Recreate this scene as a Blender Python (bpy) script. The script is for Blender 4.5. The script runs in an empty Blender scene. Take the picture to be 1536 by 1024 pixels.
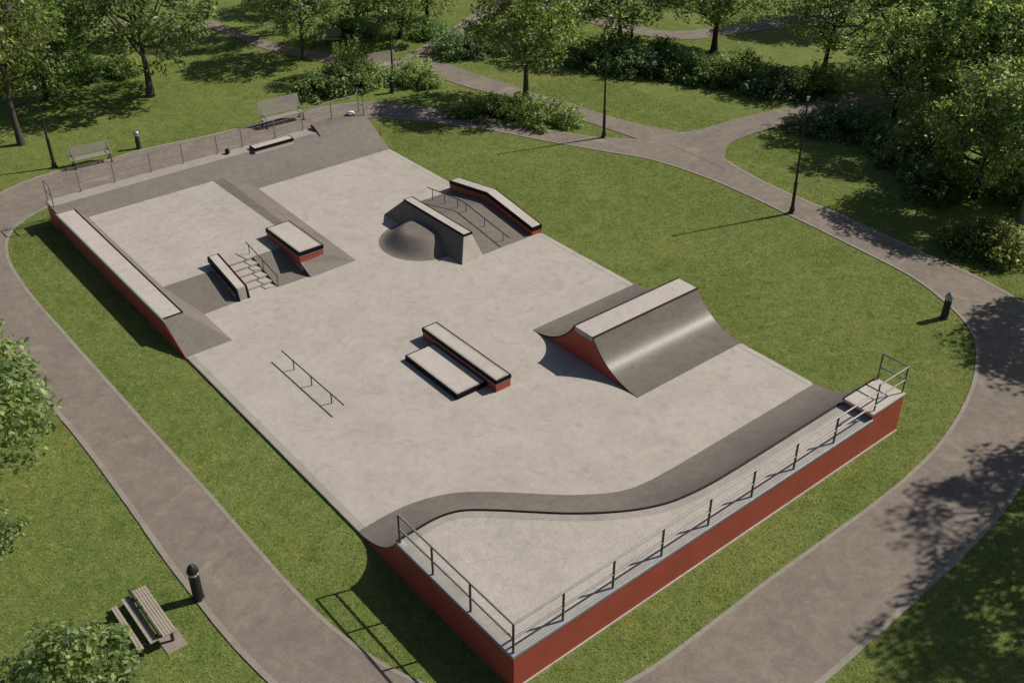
import bpy, bmesh, math, random
import numpy as np
from mathutils import Vector, Matrix

random.seed(7)
sc = bpy.context.scene
col = sc.collection
PI = math.pi
GZ = -0.08          # lawn level; the concrete floor is at 0


# ------------------------------------------------------------------ materials
def nt(name):
    m = bpy.data.materials.new(name)
    m.use_nodes = True
    t = m.node_tree
    b = t.nodes['Principled BSDF']
    return m, t, b


def N(t, typ, **kw):
    n = t.nodes.new(typ)
    for k, v in kw.items():
        if k in n.inputs.keys():
            n.inputs[k].default_value = v
        else:
            setattr(n, k, v)
    return n


def noise(t, scale, detail=4.0, rough=0.55, vec=None, dist=0.0):
    n = N(t, 'ShaderNodeTexNoise')
    n.inputs['Scale'].default_value = scale
    n.inputs['Detail'].default_value = detail
    n.inputs['Roughness'].default_value = rough
    n.inputs['Distortion'].default_value = dist
    if vec is not None:
        t.links.new(vec, n.inputs['Vector'])
    return n.outputs['Fac']


def ramp(t, fac, stops):
    r = N(t, 'ShaderNodeValToRGB')
    e = r.color_ramp.elements
    while len(e) < len(stops):
        e.new(0.5)
    for i, (p, c) in enumerate(stops):
        e[i].position = p
        e[i].color = (*c, 1) if len(c) == 3 else c
    t.links.new(fac, r.inputs['Fac'])
    return r.outputs['Color']


def mixc(t, fac, a, b, mode='MIX'):
    m = N(t, 'ShaderNodeMix', data_type='RGBA', blend_type=mode)
    for sock, v in ((0, fac), (6, a), (7, b)):
        if hasattr(v, 'is_linked'):
            t.links.new(v, m.inputs[sock])
        elif isinstance(v, (int, float)):
            m.inputs[sock].default_value = v
        else:
            m.inputs[sock].default_value = (*v, 1)
    return m.outputs[2]


def bump(t, b, h, strength, dist):
    n = N(t, 'ShaderNodeBump')
    n.inputs['Strength'].default_value = strength
    n.inputs['Distance'].default_value = dist
    t.links.new(h, n.inputs['Height'])
    t.links.new(n.outputs['Normal'], b.inputs['Normal'])


def pos(t):
    return N(t, 'ShaderNodeNewGeometry').outputs['Position']


def N_off(t, p):
    n = N(t, 'ShaderNodeVectorMath', operation='ADD')
    n.inputs[1].default_value = (37.0, 11.0, 5.0)
    t.links.new(p, n.inputs[0])
    return n.outputs[0]


def concrete(name, base, dark, light, rough=0.8, mott=1.0, spec=0.35, streak=False, cloud=0.16):
    m, t, b = nt(name)
    p = pos(t)
    c1 = ramp(t, noise(t, 0.55, 5, 0.6, p, 0.6), [(0.30, dark), (0.52, base), (0.75, light)])
    c2 = ramp(t, noise(t, 3.2, 6, 0.68, p), [(0.30, [v * (1 - .2 * mott) for v in base]), (0.5, base), (0.72, [min(1, v * (1 + .13 * mott)) for v in base])])
    c = mixc(t, 0.5, c1, c2)
    # small darker stains and pale specks
    st = ramp(t, noise(t, 1.1, 7, 0.72, p, 1.2), [(0.52, (0, 0, 0)), (0.70, (1, 1, 1))])
    c = mixc(t, mixc(t, 1.0, st, (.62, .62, .62), 'MULTIPLY'), c, [v * .70 for v in base])
    gr = ramp(t, noise(t, 26, 3, 0.7, p), [(0.28, (.70, .70, .70)), (0.5, (1, 1, 1)), (0.74, (1.2, 1.2, 1.2))])
    c = mixc(t, 0.9, c, gr, 'MULTIPLY')
    sp = ramp(t, noise(t, 9, 2, 0.5, p), [(0.735, (0, 0, 0)), (0.76, (1, 1, 1))])
    c = mixc(t, mixc(t, 1.0, sp, (.35, .35, .35), 'MULTIPLY'), c, [min(1, v * 1.35) for v in base])
    if streak:
        mp = N(t, 'ShaderNodeMapping')
        mp.inputs['Scale'].default_value = (0.7, 3.2, 1.5)
        mp.inputs['Rotation'].default_value = (0, 0, 0.6)
        t.links.new(p, mp.inputs['Vector'])
        s2 = ramp(t, noise(t, 1.6, 8, 0.75, mp.outputs['Vector'], 1.6), [(0.5, (0, 0, 0)), (0.66, (1, 1, 1))])
        c = mixc(t, mixc(t, 1.0, s2, (.55, .55, .55), 'MULTIPLY'), c, [v * .64 for v in base])
    t.links.new(c, b.inputs['Base Color'])
    rr = N(t, 'ShaderNodeMapRange')
    rr.inputs['To Min'].default_value = rough - .1
    rr.inputs['To Max'].default_value = min(1, rough + .12)
    t.links.new(noise(t, 4, 5, .6, p), rr.inputs['Value'])
    t.links.new(rr.outputs['Result'], b.inputs['Roughness'])
    b.inputs['Specular IOR Level'].default_value = spec
    bump(t, b, noise(t, 38, 5, .7, p), 0.25, 0.01)
    return m


def paint(name, c, rough=0.5, var=0.12, spec=0.4, metal=0.0, scale=2.0):
    m, t, b = nt(name)
    p = pos(t)
    cc = ramp(t, noise(t, scale, 6, .65, p), [(0.3, [v * (1 - var) for v in c]), (0.55, c), (0.75, [min(1, v * (1 + var)) for v in c])])
    g = ramp(t, noise(t, scale * 14, 3, .6, p), [(0.3, (1 - var, 1 - var, 1 - var)), (0.6, (1, 1, 1))])
    cc = mixc(t, 0.8, cc, g, 'MULTIPLY')
    t.links.new(cc, b.inputs['Base Color'])
    rr = N(t, 'ShaderNodeMapRange')
    rr.inputs['To Min'].default_value = max(.1, rough - .1)
    rr.inputs['To Max'].default_value = rough + .12
    t.links.new(noise(t, scale * 3, 5, .6, p), rr.inputs['Value'])
    t.links.new(rr.outputs['Result'], b.inputs['Roughness'])
    b.inputs['Specular IOR Level'].default_value = spec
    b.inputs['Metallic'].default_value = metal
    return m


def wood_mat(name, c):
    m, t, b = nt(name)
    tc = N(t, 'ShaderNodeTexCoord').outputs['Object']
    mp = N(t, 'ShaderNodeMapping')
    mp.inputs['Scale'].default_value = (1.2, 16, 16)
    t.links.new(tc, mp.inputs['Vector'])
    f = noise(t, 2.2, 6, .65, mp.outputs['Vector'], .5)
    cc = ramp(t, f, [(0.25, [v * .62 for v in c]), (0.5, c), (0.75, [v * 1.25 for v in c])])
    t.links.new(cc, b.inputs['Base Color'])
    b.inputs['Roughness'].default_value = .75
    bump(t, b, f, .4, .005)
    return m


def grass_mat(name='lawn_grass', blades=False):
    m, t, b = nt(name)
    p = pos(t)
    a = ramp(t, noise(t, 0.16, 5, .62, p, .5), [(0.30, (0.104, 0.145, 0.035)), (0.5, (0.149, 0.189, 0.052)), (0.72, (0.216, 0.228, 0.076))])
    c2 = ramp(t, noise(t, 1.7, 6, .70, p, .8), [(0.28, (0.092, 0.130, 0.031)), (0.5, (0.153, 0.192, 0.054)), (0.74, (0.233, 0.244, 0.086))])
    c = mixc(t, .62, a, c2)
    q = ramp(t, noise(t, 5.5, 6, .78, p, 1.0), [(0.30, (.56, .66, .48)), (0.5, (.98, .99, .94)), (0.70, (1.36, 1.26, 1.30))])
    c = mixc(t, .9, c, q, 'MULTIPLY')
    f = ramp(t, noise(t, 17, 5, .75, p, .4), [(0.28, (.60, .63, .58)), (0.5, (1, 1, 1)), (0.72, (1.32, 1.28, 1.2))])
    c = mixc(t, .85, c, f, 'MULTIPLY')
    d = ramp(t, noise(t, .75, 7, .75, p, 1.5), [(0.57, (0, 0, 0)), (0.72, (1, 1, 1))])
    c = mixc(t, mixc(t, 1.0, d, (.55, .55, .55), 'MULTIPLY'), c, (.20, .175, .085))
    tn = ramp(t, noise(t, .38, 7, .72, p, 1.0), [(0.50, (0, 0, 0)), (0.70, (1, 1, 1))])
    c = mixc(t, mixc(t, 1.0, tn, (.55, .55, .55), 'MULTIPLY'), c, mixc(t, 1.0, c, (1.30, 1.10, .95), 'MULTIPLY'))
    dk = ramp(t, noise(t, .55, 6, .7, N_off(t, p), .8), [(0.54, (0, 0, 0)), (0.70, (1, 1, 1))])
    c = mixc(t, mixc(t, 1.0, dk, (.72, .72, .72), 'MULTIPLY'), c, mixc(t, 1.0, c, (.62, .76, .50), 'MULTIPLY'))
    if blades:
        rp = N(t, 'ShaderNodeNewGeometry').outputs['Random Per Island']
        c = mixc(t, 1.0, c, ramp(t, rp, [(0, (.60, .70, .42)), (.55, (1.05, 1.05, .92)), (1, (1.75, 1.62, 1.55))]), 'MULTIPLY')
    t.links.new(c, b.inputs['Base Color'])
    b.inputs['Roughness'].default_value = .9
    b.inputs['Specular IOR Level'].default_value = .12
    if blades:
        return m
    h = noise(t, 22, 6, .8, p, .6)
    h2 = noise(t, 3.2, 4, .6, p)
    ad = N(t, 'ShaderNodeMath', operation='ADD')
    t.links.new(h, ad.inputs[0])
    t.links.new(h2, ad.inputs[1])
    bump(t, b, ad.outputs[0], .8, .05)
    return m


def foliage(name, dark, mid, light, trans=0.25, rough=.5):
    m, t, b = nt(name)
    p = pos(t)
    g = N(t, 'ShaderNodeNewGeometry')
    r = g.outputs['Random Per Island']
    c = ramp(t, r, [(0.0, dark), (0.5, mid), (0.88, light), (1.0, [min(1, v * 1.45) for v in light])])
    cl = ramp(t, noise(t, 1.1, 4, .6, p), [(0.32, (.60, .66, .66)), (0.5, (1, 1, 1)), (0.7, (1.3, 1.2, 1.0))])
    c = mixc(t, .8, c, cl, 'MULTIPLY')
    oi = N(t, 'ShaderNodeObjectInfo')
    hs = N(t, 'ShaderNodeHueSaturation')
    mr = N(t, 'ShaderNodeMapRange')
    mr.inputs['To Min'].default_value = .84
    mr.inputs['To Max'].default_value = 1.16
    t.links.new(oi.outputs['Random'], mr.inputs['Value'])
    t.links.new(mr.outputs['Result'], hs.inputs['Value'])
    t.links.new(c, hs.inputs['Color'])
    c = hs.outputs['Color']
    t.links.new(c, b.inputs['Base Color'])
    b.inputs['Roughness'].default_value = rough
    b.inputs['Specular IOR Level'].default_value = .4
    tr = N(t, 'ShaderNodeBsdfTranslucent')
    t.links.new(mixc(t, 1.0, c, (1.66, 1.68, .95), 'MULTIPLY'), tr.inputs['Color'])
    mx = N(t, 'ShaderNodeMixShader')
    mx.inputs[0].default_value = trans
    t.links.new(b.outputs[0], mx.inputs[1])
    t.links.new(tr.outputs[0], mx.inputs[2])
    t.links.new(mx.outputs[0], t.nodes['Material Output'].inputs['Surface'])
    return m


def path_mat():
    m, t, b = nt('path_asphalt')
    p = pos(t)
    base = (.204, .172, .142)
    c = ramp(t, noise(t, .45, 6, .65, p, .8), [(0.28, (.146, .121, .103)), (0.5, base), (0.74, (.265, .215, .172))])
    c2 = ramp(t, noise(t, 2.4, 7, .72, p, .7), [(0.3, (.140, .116, .100)), (0.5, base), (0.72, (.31, .255, .21))])
    c = mixc(t, .5, c, c2)
    s = ramp(t, noise(t, .7, 8, .70, p, .7), [(0.56, (0, 0, 0)), (0.68, (1, 1, 1))])
    c = mixc(t, mixc(t, 1.0, s, (.55, .55, .55), 'MULTIPLY'), c, (.33, .275, .22))
    g = ramp(t, noise(t, 45, 3, .75, p), [(0.28, (.66, .66, .66)), (0.5, (1, 1, 1)), (0.72, (1.3, 1.28, 1.25))])
    c = mixc(t, .9, c, g, 'MULTIPLY')
    t.links.new(c, b.inputs['Base Color'])
    b.inputs['Roughness'].default_value = .92
    b.inputs['Specular IOR Level'].default_value = .2
    bump(t, b, noise(t, 50, 4, .75, p), .5, .012)
    return m


def bark_mat(name, c):
    m, t, b = nt(name)
    tc = pos(t)
    mp = N(t, 'ShaderNodeMapping')
    mp.inputs['Scale'].default_value = (9, 9, 1.6)
    t.links.new(tc, mp.inputs['Vector'])
    f = noise(t, 1.6, 7, .7, mp.outputs['Vector'], .8)
    cc = ramp(t, f, [(0.3, [v * .5 for v in c]), (0.55, c), (0.78, [v * 1.5 for v in c])])
    t.links.new(cc, b.inputs['Base Color'])
    b.inputs['Roughness'].default_value = .9
    bump(t, b, f, .8, .04)
    return m


M = {}
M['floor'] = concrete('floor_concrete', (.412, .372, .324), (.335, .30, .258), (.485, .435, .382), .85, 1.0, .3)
M['strip'] = concrete('edge_concrete', (.33, .295, .255), (.27, .24, .21), (.38, .34, .30), .85, 1.0, .3)
M['top'] = concrete('slab_top_concrete', (.47, .42, .37), (.41, .365, .32), (.51, .46, .41), .75, .8, .3)
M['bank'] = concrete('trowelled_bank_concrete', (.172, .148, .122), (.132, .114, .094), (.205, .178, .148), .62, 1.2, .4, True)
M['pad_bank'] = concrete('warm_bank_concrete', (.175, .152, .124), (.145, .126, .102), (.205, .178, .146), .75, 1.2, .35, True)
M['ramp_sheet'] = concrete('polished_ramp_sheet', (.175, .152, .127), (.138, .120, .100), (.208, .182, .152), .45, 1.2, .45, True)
b_ = M['ramp_sheet'].node_tree.nodes['Principled BSDF']
b_.inputs['Anisotropic'].default_value = .95
for l_ in list(b_.inputs['Roughness'].links) + list(b_.inputs['Normal'].links):
    M['ramp_sheet'].node_tree.links.remove(l_)
b_.inputs['Roughness'].default_value = .47
cx_ = M['ramp_sheet'].node_tree.nodes.new('ShaderNodeCombineXYZ')
cx_.inputs[0].default_value = 1.0
M['ramp_sheet'].node_tree.links.new(cx_.outputs[0], b_.inputs['Tangent'])
M['red'] = paint('red_wall_paint', (.40, .085, .055), .6, .14, .3, 0, 1.2)
M['black'] = paint('black_steel_edge', (.006, .006, .0065), .6, .2, .15, .0, 4)
M['coping'] = paint('galvanised_coping', (.36, .37, .38), .45, .15, .5, .3, 3)
M['white_base'] = paint('white_base_paint', (.62, .58, .54), .6, .08, .3, 0, 3)
M['rail'] = paint('galvanised_rail_steel', (.30, .29, .275), .42, .15, .5, .35, 5)
M['post'] = paint('dark_rail_steel', (.085, .085, .082), .45, .2, .5, .3, 5)
M['flat_rail'] = paint('brown_rail_steel', (.07, .058, .046), .45, .2, .5, .3, 5)
M['kink_rail'] = paint('grey_blue_rail_steel', (.10, .105, .112), .40, .2, .5, .4, 5)
M['iron'] = paint('black_cast_iron', (.016, .018, .018), .45, .25, .45, 0, 6)
M['lamp_glass'] = paint('pale_lamp_glass', (.60, .60, .56), .25, .05, .5, 0, 6)
M['band'] = paint('pale_reflective_band', (.62, .60, .50), .35, .12, .5, 0, 8)
M['cap_grey'] = paint('weathered_cap_metal', (.34, .36, .36), .35, .15, .5, .4, 6)
M['green_post'] = paint('dark_green_bollard_paint', (.030, .038, .022), .5, .25, .4, 0, 6)
M['navy'] = paint('dark_navy_cloth', (.014, .018, .032), .85, .3, .2, 0, 12)
M['helmet'] = paint('white_plastic_shell', (.66, .67, .68), .3, .06, .5, 0, 6)
M['wood'] = wood_mat('weathered_bench_wood', (.34, .285, .235))
M['wood_pale'] = wood_mat('silvered_bench_wood', (.29, .258, .218))
M['grass'] = grass_mat()
M['blade'] = grass_mat('grass_blades', True)
M['path'] = path_mat()
M['edging'] = concrete('path_edging_concrete', (.275, .236, .198), (.21, .18, .152), (.33, .285, .24), .85, 1.3, .25)
M['bark'] = bark_mat('grey_brown_bark', (.085, .068, .052))
M['bark_dark'] = bark_mat('dark_bark', (.045, .037, .030))
M['bark_pale'] = bark_mat('pale_bark', (.19, .17, .145))
M['leaf_olive'] = foliage('olive_leaves', (0.073, 0.106, 0.038), (0.165, 0.219, 0.072), (0.304, 0.372, 0.129), .58, .40)
M['leaf_grey'] = foliage('grey_green_leaves', (0.077, 0.113, 0.046), (0.156, 0.215, 0.086), (0.301, 0.379, 0.172), .58, .40)
M['leaf_mid'] = foliage('mid_green_leaves', (0.086, 0.124, 0.049), (0.185, 0.250, 0.097), (0.347, 0.430, 0.173), .58, .40)
M['leaf_dark'] = foliage('dark_green_leaves', (0.059, 0.105, 0.039), (0.119, 0.200, 0.076), (0.247, 0.351, 0.129), .58, .40)
M['leaf_lime'] = foliage('yellow_green_leaves', (0.085, 0.115, 0.038), (0.163, 0.208, 0.069), (0.266, 0.314, 0.109), .58, .40)
M['leaf_pale'] = foliage('pale_green_leaves', (0.106, 0.156, 0.062), (0.206, 0.280, 0.116), (0.379, 0.459, 0.211), .58, .40)
M['leaf_blue'] = foliage('blue_green_leaves', (0.065, 0.111, 0.060), (0.133, 0.208, 0.122), (0.262, 0.355, 0.209), .58, .40)
M['soil'] = paint('dark_soil', (.05, .038, .026), .95, .3, .1, 0, 6)


# ------------------------------------------------------------------ mesh helper
ROOT = {}


class MB:
    def __init__(self):
        self.v = []
        self.f = []

    def add(self, vs, fs):
        o = len(self.v)
        self.v += [tuple(p) for p in vs]
        self.f += [tuple(i + o for i in f) for f in fs]
        return self

    def box(self, x0, x1, y0, y1, z0, z1):
        return self.add([(x0, y0, z0), (x1, y0, z0), (x1, y1, z0), (x0, y1, z0), (x0, y0, z1), (x1, y0, z1), (x1, y1, z1), (x0, y1, z1)],
                        [(3, 2, 1, 0), (4, 5, 6, 7), (0, 1, 5, 4), (1, 2, 6, 5), (2, 3, 7, 6), (3, 0, 4, 7)])

    def obox(self, c, size, rx=0, ry=0, rz=0):
        m = Matrix.Rotation(rz, 4, 'Z') @ Matrix.Rotation(ry, 4, 'Y') @ Matrix.Rotation(rx, 4, 'X')
        a, b, d = (s / 2 for s in size)
        vs = [Vector(c) + m @ Vector((sx * a, sy * b, sz * d)) for sz in (-1, 1) for sx, sy in ((-1, -1), (1, -1), (1, 1), (-1, 1))]
        return self.add(vs, [(3, 2, 1, 0), (4, 5, 6, 7), (0, 1, 5, 4), (1, 2, 6, 5), (2, 3, 7, 6), (3, 0, 4, 7)])

    def prism_x(self, poly, x0, x1):
        """poly: (y, z) counter-clockwise seen from +x; extruded along x"""
        n = len(poly)
        vs = [(x0, y, z) for y, z in poly] + [(x1, y, z) for y, z in poly]
        fs = [tuple(range(n - 1, -1, -1)), tuple(range(n, 2 * n))]
        fs += [(i, (i + 1) % n, n + (i + 1) % n, n + i) for i in range(n)]
        return self.add(vs, fs)

    def prism_z(self, poly, z0, z1):
        n = len(poly)
        vs = [(x, y, z0) for x, y in poly] + [(x, y, z1) for x, y in poly]
        fs = [tuple(range(n - 1, -1, -1)), tuple(range(n, 2 * n))]
        fs += [(i, (i + 1) % n, n + (i + 1) % n, n + i) for i in range(n)]
        return self.add(vs, fs)

    def sheet(self, rows):
        """grid of points"""
        r, c = len(rows), len(rows[0])
        vs = [p for row in rows for p in row]
        return self.add(vs, [(i * c + j, i * c + j + 1, (i + 1) * c + j + 1, (i + 1) * c + j) for i in range(r - 1) for j in range(c - 1)])

    def tube(self, pts, r, n=10, caps=True):
        pts = [Vector(p) for p in pts]
        rs = r if isinstance(r, (list, tuple)) else [r] * len(pts)
        rings = []
        ref = None
        for i, p in enumerate(pts):
            d = (pts[min(i + 1, len(pts) - 1)] - pts[max(i - 1, 0)]).normalized()
            if ref is None:
                ref = Vector((0, 0, 1)) if abs(d.z) < .9 else Vector((1, 0, 0))
            u = d.cross(ref).normalized()
            w = u.cross(d).normalized()
            ref = w
            rings.append([p + (u * math.cos(2 * PI * k / n) + w * math.sin(2 * PI * k / n)) * rs[i] for k in range(n)])
        o = len(self.v)
        for g in rings:
            self.v += [tuple(q) for q in g]
        for i in range(len(pts) - 1):
            for k in range(n):
                a = o + i * n + k
                b = o + i * n + (k + 1) % n
                self.f.append((a, b, b + n, a + n))
        if caps:
            self.f.append(tuple(o + k for k in range(n - 1, -1, -1)))
            self.f.append(tuple(o + (len(pts) - 1) * n + k for k in range(n)))
        return self

    def lathe(self, prof, c=(0, 0, 0), n=24):
        """prof: list of (r, z), bottom to top"""
        o = len(self.v)
        for r, z in prof:
            for k in range(n):
                a = 2 * PI * k / n
                self.v.append((c[0] + r * math.cos(a), c[1] + r * math.sin(a), c[2] + z))
        for i in range(len(prof) - 1):
            for k in range(n):
                a = o + i * n + k
                b = o + i * n + (k + 1) % n
                self.f.append((a, b, b + n, a + n))
        self.f.append(tuple(o + k for k in range(n - 1, -1, -1)))
        self.f.append(tuple(o + (len(prof) - 1) * n + k for k in range(n)))
        return self

    def build(self, name, mat, parent=None, smooth=False, bevel=0.0, world=True, solid=0.0):
        me = bpy.data.meshes.new(name)
        off = Vector((0, 0, 0))
        if parent is not None and world:
            off = ROOT.get(parent.name, Vector((0, 0, 0)))
        me.from_pydata([tuple(Vector(p) - off) for p in self.v], [], self.f)
        bm = bmesh.new()
        bm.from_mesh(me)
        bmesh.ops.recalc_face_normals(bm, faces=bm.faces)
        if solid:
            up = sum(f.normal.z * f.calc_area() for f in bm.faces)
            if up < 0:
                bmesh.ops.reverse_faces(bm, faces=bm.faces)
            bm.normal_update()
            bmesh.ops.solidify(bm, geom=bm.faces[:], thickness=solid)
            bmesh.ops.recalc_face_normals(bm, faces=bm.faces)
        bm.to_mesh(me)
        bm.free()
        me.materials.append(mat)
        if smooth:
            me.shade_smooth() if hasattr(me, 'shade_smooth') else None
            for p in me.polygons:
                p.use_smooth = True
            try:
                me.set_sharp_from_angle(angle=math.radians(35))
            except Exception:
                pass
        o = bpy.data.objects.new(name, me)
        col.objects.link(o)
        if parent is not None:
            o.parent = parent
            ROOT[o.name] = off
        if bevel:
            md = o.modifiers.new('bevel', 'BEVEL')
            md.width = bevel
            md.segments = 2
            md.limit_method = 'ANGLE'
        return o


def tag(o, label=None, cat=None, group=None, kind=None):
    if label:
        o['label'] = label
    if cat:
        o['category'] = cat
    if group:
        o['group'] = group
    if kind:
        o['kind'] = kind
    return o


def thing(name, loc, label, cat, group=None, rz=0.0):
    o = bpy.data.objects.new(name, None)
    o.empty_display_size = .2
    col.objects.link(o)
    o.location = loc
    o.rotation_euler = (0, 0, rz)
    ROOT[o.name] = Vector(loc)
    return tag(o, label, cat, group)


def copy_thing(src, loc, rz, label, scale=None):
    c = src.copy()
    col.objects.link(c)
    c.location = loc
    c.rotation_euler = (0, 0, rz)
    if scale is not None:
        c.scale = scale
    c['label'] = label
    for ch in src.children:
        d = ch.copy()
        col.objects.link(d)
        d.parent = c
        for g in ch.children:
            e = g.copy()
            col.objects.link(e)
            e.parent = d
    return c


def catmull(pts, step=.35, closed=False):
    P = [np.array(p, float) for p in pts]
    n = len(P)
    out = []
    rng = range(n) if closed else range(n - 1)
    for i in rng:
        p1, p2 = P[i], P[(i + 1) % n]
        p0 = P[(i - 1) % n] if (closed or i > 0) else 2 * p1 - p2
        p3 = P[(i + 2) % n] if (closed or i < n - 2) else 2 * p2 - p1
        k = max(2, int(np.linalg.norm(p2 - p1) / step))
        # centripetal-ish: plain uniform is enough for these spacings
        for j in range(k):
            t = j / k
            out.append(.5 * ((2 * p1) + (-p0 + p2) * t + (2 * p0 - 5 * p1 + 4 * p2 - p3) * t * t + (-p0 + 3 * p1 - 3 * p2 + p3) * t ** 3))
    if not closed:
        out.append(P[-1])
    return np.array(out)


def offset_line(pl, d, closed=False):
    n = len(pl)
    out = []
    for i in range(n):
        a = pl[(i - 1) % n] if (closed or i > 0) else pl[i]
        b = pl[(i + 1) % n] if (closed or i < n - 1) else pl[i]
        t = b - a
        t = t / (np.linalg.norm(t) + 1e-9)
        out.append(pl[i] + d * np.array([-t[1], t[0]]))
    return np.array(out)


def resample(pl, n):
    s = np.concatenate([[0], np.cumsum(np.linalg.norm(np.diff(pl, axis=0), axis=1))])
    q = np.linspace(0, s[-1], n)
    return np.stack([np.interp(q, s, pl[:, 0]), np.interp(q, s, pl[:, 1])], 1)


# ------------------------------------------------------------------ ground, floor, paths
lawn = MB().box(-300, 300, -200, 400, GZ - 1, GZ).build('lawn', M['grass'])
tag(lawn, kind='structure')
floor = MB().box(0, 17, 0.1, 34.0, -.3, 0.0).build('concrete_floor', M['floor'], bevel=.012)
tag(floor, kind='structure')
strip = MB().box(0.02, .27, 7.45, 19.5, -.02, .004).build('floor_edge_strip', M['strip'])
tag(strip, kind='structure')
kerb = MB().box(16.80, 17.06, 3.5, 6.85, -.2, .008)
kerb.box(16.80, 17.06, 12.75, 18.7, -.2, .008).box(16.80, 17.06, 25.1, 31.3, -.2, .008)
tag(kerb.build('floor_kerb', M['floor'], bevel=.01), kind='structure')

# boundaries of the walking paths (inner and outer edge of the loop round the skate park)
loop_in = [(-.9, 35.3), (-1.9, 34.2), (-2.45, 32.8), (-2.8, 30.8), (-2.95, 27.5), (-2.9, 24), (-2.85, 20.8), (-2.8, 17.8), (-2.75, 15), (-2.7, 12.6), (-2.68, 10), (-2.67, 8),
           (-2.62, 6.3), (-2.5, 4.7), (-2.2, 3.1), (-1.7, 1.7), (-.9, .4), (.3, -.7), (1.6, -1.5), (3.2, -1.75), (5.5, -1.74), (7.5, -1.7), (9.3, -1.7), (11.2, -1.72), (13.6, -1.72), (15.6, -1.62),
           (17.65, -1.35), (19.7, -.86), (21.75, -.15), (23.7, .85), (25, 1.95), (25.95, 3.5), (26.75, 5.6), (27.1, 8.4), (27.4, 12), (27.6, 15), (27.6, 18), (27.3, 20.4), (26.8, 22.1), (25.75, 24.1),
           (24.4, 26.9), (23.25, 29.5), (22.2, 31.3), (20.9, 33.5), (18.8, 35.8), (17.2, 36.5), (14.5, 36.6), (11, 36.4), (7, 36.3), (3.5, 36.35), (1, 36.15)]
loop_out = [(-1.2, 38.9), (-3.2, 37.2), (-4.6, 34.6), (-5.2, 31.5), (-5.35, 27.5), (-5.2, 24), (-5.08, 20.8), (-5.0, 18), (-4.98, 15.5), (-5.0, 12.5), (-5.06, 10.2), (-5.05, 8.1), (-5.0, 6.1), (-4.8, 4.1), (-4.5, 2.2),
            (-3.8, .2), (-2.6, -1.8), (-.9, -3.5), (1.2, -4.5), (3.6, -4.95), (6.4, -5), (8, -4.97), (9.6, -4.93), (11.6, -4.87), (13.5, -4.8), (15.7, -4.6), (17.6, -4.3), (20.3, -3.7), (23, -2.8),
            (25.6, -1.4), (27.4, .1), (28.5, 1.6), (28.85, 2.8), (29.05, 4.2), (29.1, 6), (29.3, 8.6), (29.45, 11.3), (29.4, 13.6), (29.5, 15.6), (29.8, 17.7), (30.1, 19), (29.6, 21.2), (28.55, 23.7),
            (27.1, 25.3), (26.05, 27.05), (25.0, 29.3), (23.85, 32.1), (22.7, 34.4), (21.4, 36.6), (20, 38.2), (18.4, 38.95), (16.5, 39.2), (14, 39.3), (10.7, 39.4), (6.7, 39.85), (4.9, 39.7), (2.8, 39.95), (.7, 39.75)]
LI = catmull(loop_in, .4, True)
LO = catmull(loop_out, .4, True)


def loop_points(poly, n):
    c = np.vstack([poly, poly[:1]])
    return resample(c, n + 1)[:-1]


def project_on(poly, pts):
    """closest point of a closed polyline for each given point"""
    d = ((pts[:, None, :] - poly[None, :, :]) ** 2).sum(2)
    return poly[d.argmin(1)]


PZ = -.055
li = loop_points(LI, 420)
lo0 = loop_points(LO, 2400)
# pair inner points with outer points so that the band never crosses itself
lo = project_on(lo0, li + 0)
lo = np.array([lo[(np.arange(i - 6, i + 7)) % 420].mean(0) for i in range(420)])
lo = project_on(lo0, lo)
mb = MB()
for i in range(420):
    j = (i + 1) % 420
    a, b, c, d = li[i], li[j], lo[j], lo[i]
    o = len(mb.v)
    mb.v += [(a[0], a[1], PZ), (b[0], b[1], PZ), (c[0], c[1], PZ), (d[0], d[1], PZ)]
    mb.f.append((o, o + 1, o + 2, o + 3))
tag(mb.build('path', M['path']), kind='structure')


def strip_path(name, left, right, z, n=60):
    L = resample(catmull(left, .3), n)
    R_ = resample(catmull(right, .3), n)
    s = MB().sheet([[(a[0], a[1], z), ((a[0] + b[0]) / 2, (a[1] + b[1]) / 2, z), (b[0], b[1], z)] for a, b in zip(L, R_)])
    tag(s.build(name, M['path']), kind='structure')
    return np.vstack([L, R_[::-1]])


diag_lo = [(28.2, 22.6), (28.45, 24.2), (28.1, 27), (27.85, 29.2), (27.05, 33.4), (26.2, 36.4), (25.75, 39.2), (25.1, 40.9), (23.9, 42.1), (22.55, 44.4), (21.0, 47.8), (20.0, 51.5), (19.6, 55.2), (19, 60)]
diag_up = [(31.2, 21.4), (31.0, 23), (29.8, 26.6), (29.35, 30), (28.7, 33), (28.45, 35.6), (28.1, 38.2), (27.9, 40.3), (27.0, 42), (25.8, 43.4), (24.1, 45.3), (22.5, 48.5), (21.1, 52.3), (20.5, 56.6), (20.3, 60)]
pD = strip_path('diagonal_path', diag_lo, diag_up, PZ + .004, 90)
east_up = [(29.3, 24.2), (31.0, 23.05), (32.7, 22.6), (35.9, 22.3), (39.2, 21.6), (42, 20.9), (45, 20), (50, 18.4), (58, 16)]
east_lo = [(29.2, 18.2), (30.3, 19.2), (31.6, 20.15), (33, 20.4), (35.6, 20.2), (37.6, 19.85), (41.5, 19.1), (47, 17.4), (57, 14)]
pE = strip_path('east_path', east_up, east_lo, PZ + .008)
far_l = [(25.6, 42.2), (26.6, 43.7), (30, 45.3), (34.4, 47.7), (38, 49.8), (46, 54)]
far_r = [(26.4, 41.2), (27.8, 42.3), (29.6, 43.6), (32.3, 44.6), (35.5, 46.7), (47, 52.6)]
pF = strip_path('far_path', far_l, far_r, PZ + .012)
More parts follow.
